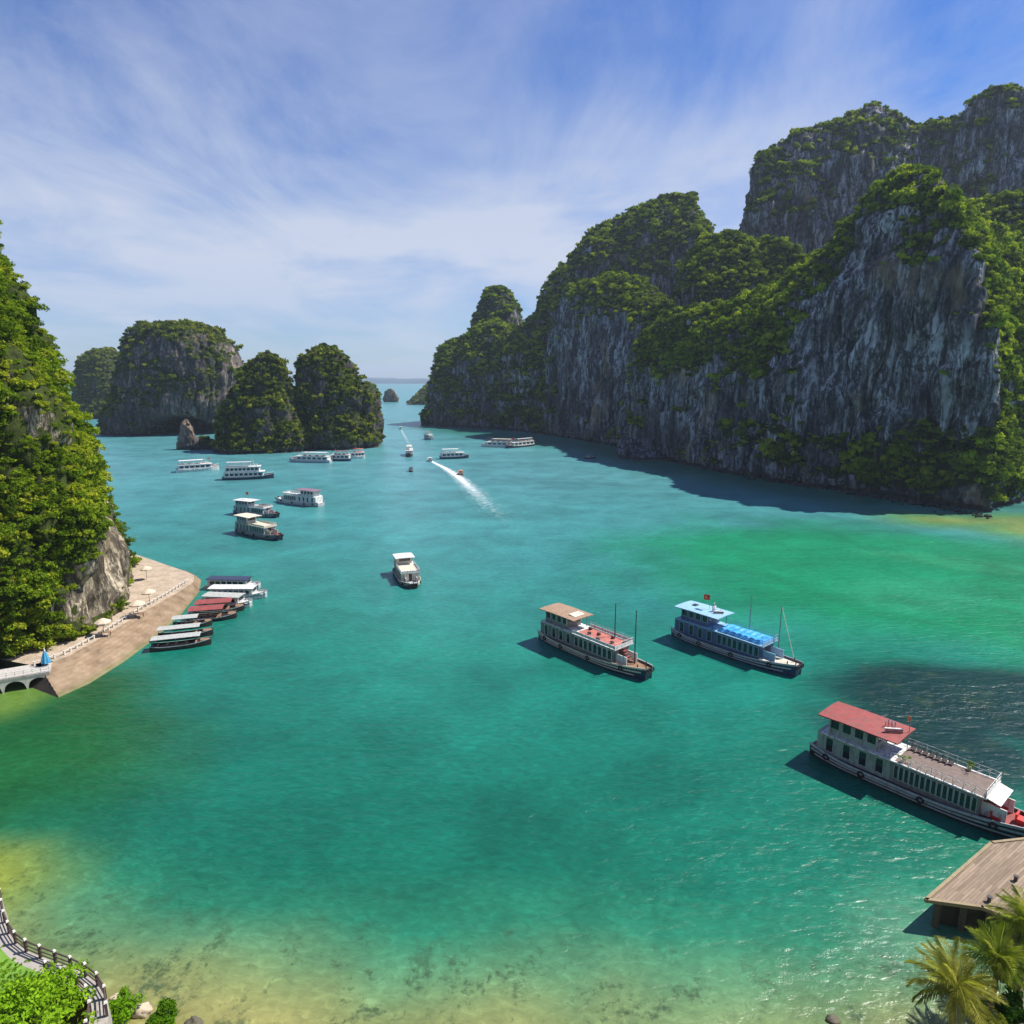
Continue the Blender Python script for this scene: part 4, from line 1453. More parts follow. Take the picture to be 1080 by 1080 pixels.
def cruise_boat(label, stern_px, bow_px, B, decks, hull, roof, group, n=7, rails=True, L=None, accent=None):
    """white passenger boat with stacked cabin decks"""
    a, b_ = at_z(*stern_px), at_z(*bow_px)
    d = b_ - a
    L = L or d.length
    print('cruise', round(L, 1))
    t = tag(empty('cruise_boat', (a + b_) / 2, math.atan2(d.y, d.x)), label, 'cruise boat', group)
    H = Hull(L, B, free=1.3, bow=1.0, stern=0.3)
    H.body().build('hull', hull, t)
    for sd_ in (1, -1):
        H.strip(0.98, 0.15, 0.08, sd_).build('rub_rail', W_WHITE, t)
    z = 1.15
    x0, x1 = -0.46 * L, 0.30 * L
    for q in range(decks):
        hw = B * (0.42 - 0.03 * q)
        hgt = 2.2
        MB().box(((x0 + x1) / 2, 0, z + hgt / 2), (x1 - x0, 2 * hw, hgt)).build('cabin', W_WHITE, t)
        span = x1 - x0 - 0.6
        put_windows(t, [x0 + 0.3 + span * (i + .5) / n for i in range(n)], hw, z + 1.25, span / n * 0.72, 0.95, W_WHITE)
        z += hgt
        MB().box(((x0 + x1) / 2 + 0.2, 0, z + 0.06), (x1 - x0 + 0.9, 2 * hw + 0.6, 0.12)).build('deck', W_WHITE, t)
        z += 0.12
        x0 += 0.03 * L
        x1 -= 0.07 * L
    hw = B * 0.38
    if rails:
        m = MB()
        rail_run(m, [(x0, -hw, z), (x1 + 0.5, -hw, z), (x1 + 0.5, hw, z), (x0, hw, z), (x0, -hw, z)], 0.9, 1.2, 0.035)
        m.build('railing', W_WHITE, t)
    m = MB()
    for q in (0.1, 0.45, 0.8):
        for sd_ in (1, -1):
            m.bar((x0 + (x1 - x0) * q, sd_ * hw * .8, z), (x0 + (x1 - x0) * q, sd_ * hw * .8, z + 1.9), 0.05, 5)
    m.build('canopy_posts', W_WHITE, t)
    slab_roof(MB(), x0, x0 + (x1 - x0) * 0.86, hw * 0.9, z + 1.9, 0.1).build('roof', roof, t)
    MB().bar((x1 - 0.6, 0, z), (x1 - 1.2, 0, z + 3.4), 0.10, 6, 0.05).box((x1 - 0.95, 0, z + 2.0), (0.2, 1.0, 0.12)).build('mast', W_WHITE, t)
    MB().tube([(0.36 * L, -H.half(.36 * L), H.deck(.36 * L) + .6), (0.5 * L, -0.1, H.deck(.5 * L) + 0.7), (0.5 * L, 0.1, H.deck(.5 * L) + 0.7), (0.36 * L, H.half(.36 * L), H.deck(.36 * L) + .6)], 0.04, 5).build('bow_rail', W_WHITE, t)
    if accent:
        rs = random.Random(int(L * 10))
        am = MB().box((0, 0, 0.3), (1.1, 0.9, 0.6), top=0.85).mesh('deck_locker')
        am.materials.append(accent)
        for q in range(4):
            o = link_mesh('deck_locker', am, None, t)
            o.location = (x0 + (x1 - x0) * (0.12 + 0.25 * q), rs.choice((-1, 1)) * hw * 0.5, z)
        MB().bar((0.30 * L, 0.3, 1.5), (0.30 * L, 0.3, z + 2.6), 0.06, 5).build('flag_pole', W_METAL, t)
        MB().box((0.30 * L - 0.5, 0.3, z + 2.2), (0.95, 0.03, 0.65)).build('flag', W_FLAG, t)
        MB().box((0.38 * L, 0, H.deck(0.38 * L) + 0.3), (1.2, 1.3, 0.7), top=0.8).build('bow_locker', accent, t)
    return t


G2 = 'white cruise boats anchored off the islands'
cruise_boat('low white cruise boat before the slim rock spire, leftmost of the anchored boats', (186, 498), (231, 495), 5.5, 1, W_WHITE, W_WHITE, G2, 6, accent=W_PINK)
cruise_boat('double-decked white cruise boat with a dark hull and rows of dark windows', (235, 506), (289, 504), 6.0, 2, W_NAVY, W_GREY, G2, 8)
cruise_boat('long white boat lying under the craggy cone-shaped island, bow to the left', (349, 488), (306, 487), 5.0, 1, W_GREY, W_WHITE, G2, 6, accent=W_REDSEAT)
cruise_boat('small white boat with dark hull between two others under the craggy cone-shaped island', (370, 486), (346, 486), 4.5, 1, W_NAVY, W_RED, G2, 4, accent=W_REDSEAT)
cruise_boat('small pinkish white boat at the right end of the row under the craggy cone-shaped island', (384, 483), (370, 484), 4.5, 1, W_WHITE, W_PINK, G2, 3, accent=W_REDSEAT)
cruise_boat('white boat with big square windows in the middle of the channel', (464, 484), (494, 483), 5.0, 1, W_NAVY, W_WHITE, G2, 5)
cruise_boat('white cruise boat below the stepped headland, left one of a touching pair', (542, 472), (508, 471), 5.0, 1, W_WHITE, W_CREAM, G2, 5, accent=W_PINK)
cruise_boat('dark-hulled cruise boat below the stepped headland, right one of a touching pair', (562, 470), (534, 473), 5.0, 1, W_NAVY, W_GREY, G2, 5, accent=W_PINK)
cruise_boat('small boat with a rust coloured roof near the tip of the stepped headland', (449, 463), (456, 464), 4.0, 1, W_GREY, W_PINK, G2, 3)
cruise_boat('narrow boat with a cream cabin sailing up mid channel', (432, 477), (431.5, 484), 4.4, 1, W_DARK, W_CREAM, G2, 4, L=17)


def open_boat(label, stern_px, bow_px, B, hull, canopy, group=None, name='wooden_boat', cat='boat', canopy_len=0.66, zc=2.0, seats=True):
    """slim open boat with a flat canopy on posts"""
    a, b_ = at_z(*stern_px), at_z(*bow_px)
    d = b_ - a
    L = d.length
    t = tag(empty(name, (a + b_) / 2, math.atan2(d.y, d.x)), label, cat, group)
    H = Hull(L, B, free=0.7, bow=0.5, stern=0.25)
    H.body(20).build('hull', hull, t)
    rows = []
    for i in range(10):
        x = L * (-0.48 + 0.94 * i / 9)
        rows.append([(x, -H.half(x) + 0.1, 0.42), (x, H.half(x) - 0.1, 0.42)])
    MB().grid(rows).build('floor', W_WOOD, t)
    for sd_ in (1, -1): H.strip(0.97, 0.1, 0.05, sd_, n=16).build('rub_rail', W_GREY, t)
    x0, x1 = -0.46 * L, (-0.46 + canopy_len) * L
    m = MB()
    for q in (0.03, 0.5, 0.97):
        for sd_ in (1, -1):
            x = x0 + (x1 - x0) * q
            m.bar((x, sd_ * B * 0.38, 0.5), (x, sd_ * B * 0.38, zc), 0.04, 5)
    m.build('canopy_posts', W_METAL, t)
    slab_roof(MB(), x0 - 0.15, x1 + 0.15, B * 0.46, zc, 0.07, 0.10).build('canopy', canopy, t)
    if seats:
        for q in range(5):
            x = x0 + (x1 - x0) * (q + 0.5) / 5
            MB().box((x, 0, 0.72), (0.35, B * 0.62, 0.08)).box((x, 0, 0.56), (0.28, B * 0.5, 0.24)).build('bench', W_WOOD, t)
    MB().box((0.40 * L, 0, H.deck(0.4 * L) - 0.05), (0.16 * L, H.half(0.4 * L) * 1.5, 0.08)).build('bow_deck', W_WOOD, t)
    return t


G3 = 'boats moored along the quay'
open_boat('slim dark boat with pale grey canopy at the near end of the quay boats', (159, 686), (223, 679), 2.3, W_DARK, W_AWNING, G3, canopy_len=0.78)
open_boat('slim dark boat with grey-green canopy, second from the near end of the quay boats', (166, 675), (225, 669), 2.3, W_DARK, W_AWNING, G3, canopy_len=0.72)
open_boat('dark boat with short grey awning between the red roofs and the slim boats', (182, 663), (224, 659), 2.4, W_DARK, W_AWNING, G3, canopy_len=0.6)
open_boat('red-roofed wooden boat, nearer and brighter of the two red roofs at the quay', (199, 655), (250, 651), 3.2, W_DARK, W_RED, G3, canopy_len=0.68, zc=2.3)
open_boat('red-roofed wooden boat partly behind the brighter red roof at the quay', (206, 647), (258, 643), 3.2, W_DARK, W_RED, G3, canopy_len=0.7, zc=2.2)


def cabin_boat(label, stern_px, bow_px, B, roof, group, n=6, wall=W_WHITE):
    a, b_ = at_z(*stern_px), at_z(*bow_px)
    d = b_ - a
    L = d.length
    t = tag(empty('cabin_boat', (a + b_) / 2, math.atan2(d.y, d.x)), label, 'boat', group)
    H = Hull(L, B, free=0.9, bow=0.6, stern=0.2)
    H.body(20).build('hull', W_WHITE, t)
    for sd_ in (1, -1): H.strip(0.6, 0.16, 0.05, sd_, n=16).build('rub_rail', W_NAVY, t)
    x0, x1 = -0.44 * L, 0.30 * L
    MB().box(((x0 + x1) / 2, 0, 1.5), (x1 - x0, B * 0.78, 1.5), top=0.97).build('cabin', wall, t)
    put_windows(t, [x0 + 0.5 + (x1 - x0 - 1.0) * (i + .5) / n for i in range(n)], B * 0.385, 1.6, (x1 - x0 - 1) / n * 0.75, 0.7, W_WHITE)
    fm, pm = window_pair(B * 0.6, 0.6, W_WHITE)
    o = link_mesh('windscreen', fm, None, t); o.location = (x1 - 0.02, 0, 1.72); o.rotation_euler = (0, 0, -math.pi / 2)
    link_mesh('pane', pm, None, o)
    slab_roof(MB(), x0 - 0.3, x1 + 0.25, B * 0.44, 2.25, 0.09, 0.1).build('roof', roof, t)
    MB().box((0.385 * L, 0, 0.97), (0.16 * L, B * 0.6, 0.12)).build('bow_deck', W_WHITE, t)
    m = MB(); rail_run(m, [(0.33 * L, -H.half(.33 * L) + .1, H.deck(.33 * L)), (0.48 * L, -0.35, H.deck(.48 * L)), (0.48 * L, 0.35, H.deck(.48 * L)), (0.33 * L, H.half(.33 * L) - .1, H.deck(.33 * L))], 0.5, 0.9, 0.025)
    m.build('bow_rail', W_METAL, t)
    return t


cabin_boat('white cabin boat with grey roof just behind the red roofs at the quay', (216, 638), (265, 640), 3.4, W_AWNING, G3)
cabin_boat('long white cabin boat reaching farthest out from the quay', (221, 630), (281, 630), 3.4, W_WHITE, G3, 7)
cabin_boat('white cabin boat with a dark roof, the farthest along the quay', (219, 620), (274, 621), 3.4, W_NAVY, G3, 6)


def speed_boat(label, stern_px, bow_px, hull, top, group=None, name='speedboat', B=2.2, L=None):
    a, b_ = at_z(*stern_px), at_z(*bow_px)
    d = b_ - a
    if L is None: L = max(d.length, 5)
    t = tag(empty(name, (a + b_) / 2, math.atan2(d.y, d.x)), label, 'speedboat' if name == 'speedboat' else 'boat', group)
    H = Hull(L, B, free=0.8, bow=0.5, stern=0.0)
    H.body(18).build('hull', hull, t)
    MB().box((0.22 * L, 0, 0.86), (0.42 * L, B * 0.7, 0.14)).build('bow_deck', W_WHITE, t)
    MB().box((-0.10 * L, 0, 0.62), (0.7 * L, B * 0.74, 0.06)).build('floor', W_GREY, t)
    MB().box((0.04 * L, 0, 1.25), (0.06, B * 0.7, 0.6), ry=-0.4).build('windscreen', W_GLASS, t)
    for x in (-0.12, -0.28): MB().box((x * L, 0, 0.85), (0.4, B * 0.6, 0.4)).box((x * L - 0.2, 0, 1.15), (0.1, B * 0.6, 0.5)).build('seat', W_CREAM, t)
    m = MB()
    for x in (-0.36, 0.02):
        for sd_ in (1, -1): m.bar((x * L, sd_ * B * .4, 0.8), (x * L, sd_ * B * .4, 2.0), 0.03, 5)
    m.build('canopy_posts', W_METAL, t)
    slab_roof(MB(), -0.40 * L, 0.06 * L, B * 0.45, 2.0, 0.06, 0.08).build('canopy', top, t)
    MB().box((-0.5 * L - 0.15, 0, 0.75), (0.4, 0.4, 0.8)).build('outboard_motor', W_DARK, t)
    return t


G4 = 'small boats under way in the channel'
speed_boat('orange speedboat ahead of the foaming wake near mid channel', (491, 504), (481, 497), W_ORANGE, W_ORANGE, G4, L=6.5)
speed_boat('white speedboat at the far end of the foaming wake', (458, 489), (449, 484), W_WHITE, W_WHITE, G4, L=6.5)
speed_boat('dark little boat alone on the water below the narrow cream boat', (434, 500), (433, 494), W_DARK, W_DARK, G4, 'small_boat', L=6)
speed_boat('small dark boat on the shaded water below the cliffs', (617, 484), (628, 483), W_NAVY, W_GREY, G4, 'small_boat', L=7.5)
speed_boat('white speedboat far up the channel toward the open sea', (425, 455), (420, 450), W_WHITE, W_WHITE, G4, L=8)
speed_boat('white vessel far out on the open water, left of two specks below the hills', (416, 404), (421, 404), W_WHITE, W_WHITE, G4, 'small_boat', 6, L=26)
speed_boat('white vessel far out on the open water, right of two specks below the hills', (434, 402.5), (439, 402.5), W_WHITE, W_WHITE, G4, 'small_boat', 6, L=30)

# ------------------------------------------------------------------ wakes: foam lying on the water
M_FOAM = bpy.data.materials.new('wake_foam')
M_FOAM.use_nodes = True
t = NT(M_FOAM.node_tree)
b = t.n['Principled BSDF']
fa = t.add('ShaderNodeAttribute', attribute_name='foam').outputs['Fac']
tcn = t.add('ShaderNodeTexCoord')
fn_ = t.noise(tcn.outputs['Object'], 0.55, 5, 0.7)
b.inputs['Base Color'].default_value = (0.80, 0.86, 0.88, 1)
b.inputs['Roughness'].default_value = 0.8
al = t.math('MULTIPLY', t.ramp(t.math('ADD', fn_, t.math('MULTIPLY', t.math('SUBTRACT', fa, 0.5), 0.6)), [(0.32, 0.0), (0.74, 1.0)]), t.ramp(fa, [(0.0, 0.0), (0.30, 0.55), (0.8, 0.92)]))
t.put(b.inputs['Alpha'], al)


def wake(pts, w0, w1, label, power=1.0, z=0.02):
    P = [at_z(*p) for p in pts]
    a = np.array([(p.x, p.y) for p in P])
    s = np.concatenate([[0], np.cumsum(np.linalg.norm(np.diff(a, axis=0), axis=1))])
    n, m_ = max(30, int(s[-1] / 1.2)), 17
    q = np.linspace(0, s[-1], n)
    c = np.stack([np.interp(q, s, a[:, k]) for k in range(2)], -1)
    for _ in range(12): c[1:-1] = (c[:-2] + 2 * c[1:-1] + c[2:]) / 4
    d = np.gradient(c, axis=0); d /= np.linalg.norm(d, axis=1)[:, None]
    nr = np.stack([-d[:, 1], d[:, 0]], -1)
    u = np.linspace(-1, 1, m_)
    wd = w0 + (w1 - w0) * (q / s[-1])
    G = np.empty((n, m_, 3)); G[..., 2] = z
    G[..., :2] = c[:, None] + nr[:, None] * (u[None, :, None] * wd[:, None, None])
    e = q / s[-1]
    edge = np.exp(-((np.abs(u)[None] - 0.72) / 0.17) ** 2)
    core = np.exp(-(u[None] / (0.5 + 0.2 * e[:, None])) ** 2)
    wv = fbm(np.stack([q[:, None] / 7 + 0 * u, u * 3 + 0 * q[:, None], 0 * u + 0 * q[:, None]], -1), 3)
    foam = (core * (1 - 0.75 * sstep(0.15, 0.95, e))[:, None] * 0.95 + edge * (0.16 - 0.08 * e)[:, None] * (1 + 1.2 * wv)) * (1 - 0.35 * sstep(0.2, 0.8, e))[:, None] * (1 - sstep(0.7, 1.0, e))[:, None] * power
    foam *= (1 - sstep(0.86, 1.0, np.abs(u)))[None]
    idx = np.arange(n * m_).reshape(n, m_)
    Fq = np.stack([idx[:-1, :-1], idx[:-1, 1:], idx[1:, 1:], idx[1:, :-1]], -1).reshape(-1, 4)[:, ::-1]
    me = np_mesh('wake_foam', G.reshape(-1, 3), Fq, True)
    at = me.attributes.new('foam', 'FLOAT', 'POINT'); at.data.foreach_set('value', np.clip(foam, 0, 1).ravel().astype(np.float32))
    return tag(link_mesh('wake_foam', me, M_FOAM), label, 'wake', kind='stuff')


wake([(454, 486), (470, 494), (485, 504), (500, 518), (520, 538), (538, 556), (546, 576), (548, 590)], 1.6, 10.5, 'white foaming wake curving behind the two speedboats')
wake([(423, 453), (428, 462), (436, 476), (446, 492)], 1.6, 4.5, 'short white wake behind the far speedboat', 0.5, 0.024)


CLIFF_SHRUBS = []
# ------------------------------------------------------------------ the quay on the left
M_STONE = pbr('quay_stone', (0.42, 0.33, 0.24), 0.85, var=0.3, scale=0.5, bump=0.4, dirt=0.5)
M_CONC = pbr('walkway_concrete', (0.46, 0.43, 0.40), 0.85, var=0.15, scale=0.9, bump=0.3, dirt=0.35)
M_PALE = pbr('rail_stone', (0.66, 0.63, 0.58), 0.8, var=0.1, dirt=0.2)


def step_material():
    m = bpy.data.materials.new('quay_steps')
    m.use_nodes = True
    t = NT(m.node_tree)
    b = t.n['Principled BSDF']
    tcn = t.add('ShaderNodeTexCoord')
    P = tcn.outputs['Object']
    c = t.ramp(t.noise(P, 0.5, 6, 0.65), [(0.3, (0.15, 0.10, 0.06)), (0.5, (0.25, 0.175, 0.11)), (0.7, (0.34, 0.25, 0.165))])
    sx = t.add('ShaderNodeSeparateXYZ'); t.put(sx.inputs[0], P)
    low = t.ramp(t.math('ADD', sx.outputs[2], t.math('MULTIPLY', t.noise(P, 0.7, 4), 0.5)), [(0.30, 1.0), (0.75, 0.0)])
    t.put(b.inputs['Base Color'], t.mix(t.math('MULTIPLY', low, 0.75), c, (0.16, 0.17, 0.06)))
    b.inputs['Roughness'].default_value = 0.9
    return m


M_STEP = step_material()
QZ = 2.2
# deck outline: inner edge along the rock, outer edge where the stepped slope starts, foot of the slope at the water
q_out = [at_z(42, 703, QZ), at_z(72, 692, QZ), at_z(108, 672, QZ), at_z(150, 646, QZ), at_z(184, 627, QZ), at_z(204, 614, QZ), at_z(205, 607, QZ), at_z(194, 602, QZ)]
q_foot = [at_z(64, 738), at_z(97, 723), at_z(133, 700), at_z(165, 676), at_z(193, 648), at_z(211, 624), at_z(213, 612), at_z(199, 603)]
q_in = [Vector((-92, 101, QZ)), Vector((-88, 108, QZ)), Vector((-85, 116, QZ)), Vector((-90, 130, QZ)), Vector((-95, 142, QZ)), Vector((-96, 150, QZ)), Vector((-96, 156, QZ)), Vector((-95, 161, QZ))]
m = MB()
NS = 9
rows = [[tuple(p) for p in q_in], [tuple(p) for p in q_out]]
m.grid(rows, flip=True)
deckp = m.build('quay', M_STONE)
tag(deckp, 'tan stone quay curving round the foot of the green cliff', 'quay', kind='structure')
m = MB()
rows = []
for s_ in range(NS):
    f0, f1 = s_ / NS, (s_ + 1) / NS
    rows.append([tuple(Vector((*(o.xy.lerp(f.xy, f0)), QZ * (1 - f0) - 0.3 * f0))) for o, f in zip(q_out, q_foot)])
    rows.append([tuple(Vector((*(o.xy.lerp(f.xy, f1 - 0.02)), QZ * (1 - f0) - 0.3 * f0 - 0.01))) for o, f in zip(q_out, q_foot)])
rows.append([tuple(Vector((f.x, f.y, -1.5))) for f in q_foot])
m.grid(rows, flip=True)
m.f.append(tuple(i * len(q_out) for i in range(len(rows))))
st = m.build('steps', M_STEP, deckp)
m = MB()
e0, e1 = q_out[0], q_foot[0]
m._add([tuple(q_in[0]), tuple(e0), (e1.x, e1.y, -0.2), (e1.x, e1.y, -1.5), (q_in[0].x, q_in[0].y, -1.5)], [(0, 1, 2, 3, 4)])
m.build('end_wall', W_DARK, deckp)  # near-black quay end, its shade put into the colour
# low pale kerb posts along the inner edge of the quay and the walkway
kerb = tag(empty('balustrade', tuple(q_out[1])), 'low balustrade of pale stone posts along the outer edge of the quay', 'balustrade')
line = [p.lerp(q, 0.05) for p, q in zip(q_out[:6], q_in[:6])]
pm = MB().box((0, 0, 0.31), (0.22, 0.22, 0.62)).box((0, 0, 0.65), (0.30, 0.30, 0.07)).mesh('post'); pm.materials.append(M_PALE)
rm = MB()
for a, b_ in zip(line[:-1], line[1:]):
    n = max(2, round((b_ - a).length / 1.3))
    for i in range(n):
        o = link_mesh('post', pm, None, kerb)
        o.location = a.lerp(b_, i / n) - kerb.location
        o.rotation_euler = (0, 0, math.atan2(b_.y - a.y, b_.x - a.x))
    rm.bar(a + Vector((0, 0, 0.6)) - kerb.location, b_ + Vector((0, 0, 0.5)) - kerb.location, 0.06, 5)
rm.build('rail', M_PALE, kerb)

# walkway on arches running out of frame
wk = tag(empty('arched_walkway', tuple(at_z(20, 712, 0))), 'grey concrete walkway carried on low arches at the left edge', 'walkway')
wo = wk.location
A0, A1 = at_z(52, 708, QZ), at_z(-60, 727, QZ)
dv = (A1 - A0).normalized()
nv_ = Vector((dv.y, -dv.x, 0))
if nv_.y > 0: nv_ = -nv_
rows = []
Lw = (A1 - A0).length
MB()._add([tuple(A0 - wo), tuple(A1 - wo), tuple(A1 - wo - nv_ * 4.2), tuple(A0 - wo - nv_ * 4.2), tuple(A0 - wo - Vector((0, 0, .35))), tuple(A1 - wo - Vector((0, 0, .35))), tuple(A1 - wo - nv_ * 4.2 - Vector((0, 0, .35))), tuple(A0 - wo - nv_ * 4.2 - Vector((0, 0, .35)))],
          [(0, 1, 2, 3), (7, 6, 5, 4), (0, 4, 5, 1), (1, 5, 6, 2), (2, 6, 7, 3), (3, 7, 4, 0)]).build('deck', M_CONC, wk)
span = 2.9
na_ = int(Lw / span)
for i in range(na_):
    s0 = A0 + dv * (span * i)
    m = MB()
    top, bot = [], []
    pts = []
    K = 10
    for k in range(K + 1):
        x = span * k / K
        u = (x - span / 2) / (span / 2 - 0.18)
        za = -0.2 if abs(u) >= 1 else 0.15 + (QZ - 0.85) * math.sqrt(max(0, 1 - u * u)) ** 0.7
        pts.append((x, za))
    for back in (0.0, 0.5):
        o = len(m.v)
        for x, za in pts:
            p = s0 + dv * x - nv_ * (back + 0.05) - wo
            m.v.append((p.x, p.y, QZ - 0.36)); m.v.append((p.x, p.y, za))
        for k in range(K):
            m.f.append((o + 2 * k, o + 2 * k + 1, o + 2 * k + 3, o + 2 * k + 2))
    for k in range(K):
        m.f.append((2 * k + 1, 2 * k + 3, 2 * (K + 1) + 2 * k + 3, 2 * (K + 1) + 2 * k + 1))
    m.build('arch', M_PALE, wk)
rm = MB()
rail_run(rm, [tuple(A0 - wo - nv_ * 0.15), tuple(A1 - wo - nv_ * 0.15)], 0.75, 1.0, 0.05)
rm.build('railing', M_PALE, wk)

# dark rock and earth behind the walkway
# shrubs at the foot of the cliff behind the quay
for k, (x, y, r, lb) in enumerate(((-75.5, 101, 2.3, 'large leafy shrub at the cliff foot right behind the blue parasol'), (-72.5, 107.5, 1.7, 'leafy shrub between the blue parasol and the lone pale parasol'),
                                   (-80.5, 133, 1.9, 'leafy shrub below the bare rock near the two middle parasols'), (-88, 149, 2.4, 'round shrub at the far corner of the cliff beside the farthest parasol'))):
    CLIFF_SHRUBS.append(((x, y, QZ - 0.1), r, lb, 60 + k))
# ------------------------------------------------------------------ parasols
W_CANVAS = pbr('parasol_canvas', (0.56, 0.46, 0.34), 0.8, var=0.1)
W_BLUE = pbr('parasol_blue', (0.05, 0.30, 0.50), 0.7, var=0.08)


def parasol(p, r, canvas, label, h=2.5, closed=False):
    t = tag(empty('parasol', tuple(p)), label, 'parasol', 'parasols on the quay')
    MB().bar((0, 0, 0), (0, 0, h + 0.1), 0.045, 6).build('pole', W_METAL, t)
    n = 8
    if closed:
        rows = [[(rr * (1 + 0.25 * (k % 2)) * math.cos(math.pi * k / 8), rr * (1 + 0.25 * (k % 2)) * math.sin(math.pi * k / 8), z) for k in range(16)] for z, rr in ((0.5, 0.55), (1.2, 0.42), (2.0, 0.22), (2.5, 0.05))]
        MB().grid(rows, closed=True).build('canopy', canvas, t)
        MB().bar((0, 0, 2.35), (0, 0, 2.85), 0.14, 8, 0.05).build('finial', W_WHITE, t)
    else:
        rows = []
        for f, z in ((0.02, h + 0.55), (0.35, h + 0.40), (0.7, h + 0.16), (1.0, h - 0.10), (1.0, h - 0.32)):
            rows.append([(r * f * math.cos(2 * math.pi * k / n), r * f * math.sin(2 * math.pi * k / n), z) for k in range(n)])
        MB().grid(rows, closed=True, flip=True).build('canopy', canvas, t)
        m = MB()
        for k in range(n):
            m.bar((0, 0, h - 0.3), (r * 0.7 * math.cos(2 * math.pi * k / n), r * 0.7 * math.sin(2 * math.pi * k / n), h + 0.12), 0.02, 4)
        m.build('ribs', W_METAL, t)
    MB().bar((0, 0, 0), (0, 0, 0.14), 0.34, 10, 0.28).build('base', M_CONC, t)
    return t


parasol(at_z(155, 611, QZ), 1.2, W_CANVAS, 'pale parasol at the far end of the quay, beside the last green shrubs')
parasol(at_z(158, 637, QZ), 1.3, W_CANVAS, 'pale parasol on the quay just beyond the near pair of cliff shrubs, second farthest')
parasol(at_z(146, 650, QZ), 1.4, W_CANVAS, 'pale parasol on the quay, third from the far end, casting shade on a stall')
parasol(at_z(110, 670, QZ), 1.3, W_CANVAS, 'pale parasol standing alone against the bare rock face, nearest of the open ones')
parasol(at_z(49, 702, QZ + .0), 1.0, W_BLUE, 'closed bright blue parasol with a white tip by the arched walkway', closed=True)


def stall(p, rz, label):
    t = tag(empty('table', tuple(p), rz), label, 'table')
    MB().box((0, 0, 0.74), (1.5, 0.8, 0.06)).build('tabletop', W_WOOD, t)
    lm = MB().box((0, 0, 0.355), (0.07, 0.07, 0.71)).mesh('leg'); lm.materials.append(W_DARK)
    for x in (-.66, .66):
        for y in (-.33, .33):
            link_mesh('leg', lm, None, t).location = (x, y, 0)


stall(at_z(147, 651, QZ), 0.6, 'small dark table in the shade of the third parasol from the far end')
stall(at_z(112, 671, QZ), 0.4, 'small dark table under the lone parasol by the rock face')

# ------------------------------------------------------------------ the jetty on the right
M_PLANK = bpy.data.materials.new('jetty_planks')
M_PLANK.use_nodes = True
t = NT(M_PLANK.node_tree)
b = t.n['Principled BSDF']
tcn = t.add('ShaderNodeTexCoord')
P = tcn.outputs['Object']
br = t.add('ShaderNodeTexBrick')
t.put(br.inputs['Vector'], P)
br.inputs['Scale'].default_value = 1.0
br.inputs['Brick Width'].default_value = 3.2
br.inputs['Row Height'].default_value = 0.22
br.inputs['Mortar Size'].default_value = 0.012
br.inputs['Color1'].default_value = (0.19, 0.135, 0.09, 1)
br.inputs['Color2'].default_value = (0.29, 0.215, 0.15, 1)
br.inputs['Mortar'].default_value = (0.10, 0.075, 0.06, 1)
t.put(b.inputs['Base Color'], t.mix(1.0, br.outputs[0], t.ramp(t.noise(t.scaled(P, (0.5, 5, 1)), 1.0, 5, 0.65), [(0.3, 0.72), (0.7, 1.2)]), 'MULTIPLY'))
b.inputs['Roughness'].default_value = 0.85
JZ = 2.6
c0, c1, c2, c3, c4 = at_z(977, 949, JZ), at_z(1046, 889, JZ), at_z(1160, 876, JZ), at_z(1160, 1000, JZ), at_z(1036, 957, JZ)
jr = math.atan2(c1.y - c0.y, c1.x - c0.x)
jt = tag(empty('jetty', (c0.x, c0.y, 0), jr), 'weathered wooden jetty with dark underside behind the palms', 'jetty')
inv = Matrix.Rotation(-jr, 3, 'Z')
loc = lambda p: inv @ (Vector(p) - Vector((c0.x, c0.y, 0)))
poly = [loc(p) for p in (c0, c4, c3, c2, c1)]
MB().prism([(p.x, p.y) for p in poly], JZ - 0.22, JZ).build('deck', M_PLANK, jt)
m = MB()
for a, b_ in ((0, 4), (0, 1), (1, 2), (4, 3)):
    pa, pb = poly[a], poly[b_]
    d = (pb - pa); L_ = d.length
    m.box(((pa.x + pb.x) / 2, (pa.y + pb.y) / 2, JZ - 0.04), (L_ + 0.18, 0.26, 0.30), rz=math.atan2(d.y, d.x))
m.build('edge_beam', pbr('edge_timber', (0.27, 0.21, 0.12), 0.8, var=0.2, dirt=0.3), jt)
for k, (a, b_, n) in enumerate(((0, 4, 2), (0, 1, 2), (1, 2, 4))):
    M_PILE = pbr('pile_timber', (0.09, 0.075, 0.06), 0.9, var=0.3, dirt=0.4)
    pa, pb = poly[a], poly[b_]
    cen_ = sum((Vector((p.x, p.y, 0)) for p in poly), Vector()) / 5
    for i in range(n):
        p = pa.lerp(pb, (i + 0.25) / n)
        q = Vector((p.x, p.y, 0)).lerp(cen_, 0.06)
        MB().box((q.x, q.y, (JZ - 0.22 - 2.0) / 2), (0.42, 0.42, JZ - 0.22 + 2.0)).build('pile', M_PILE, jt)
mats_ = MB()
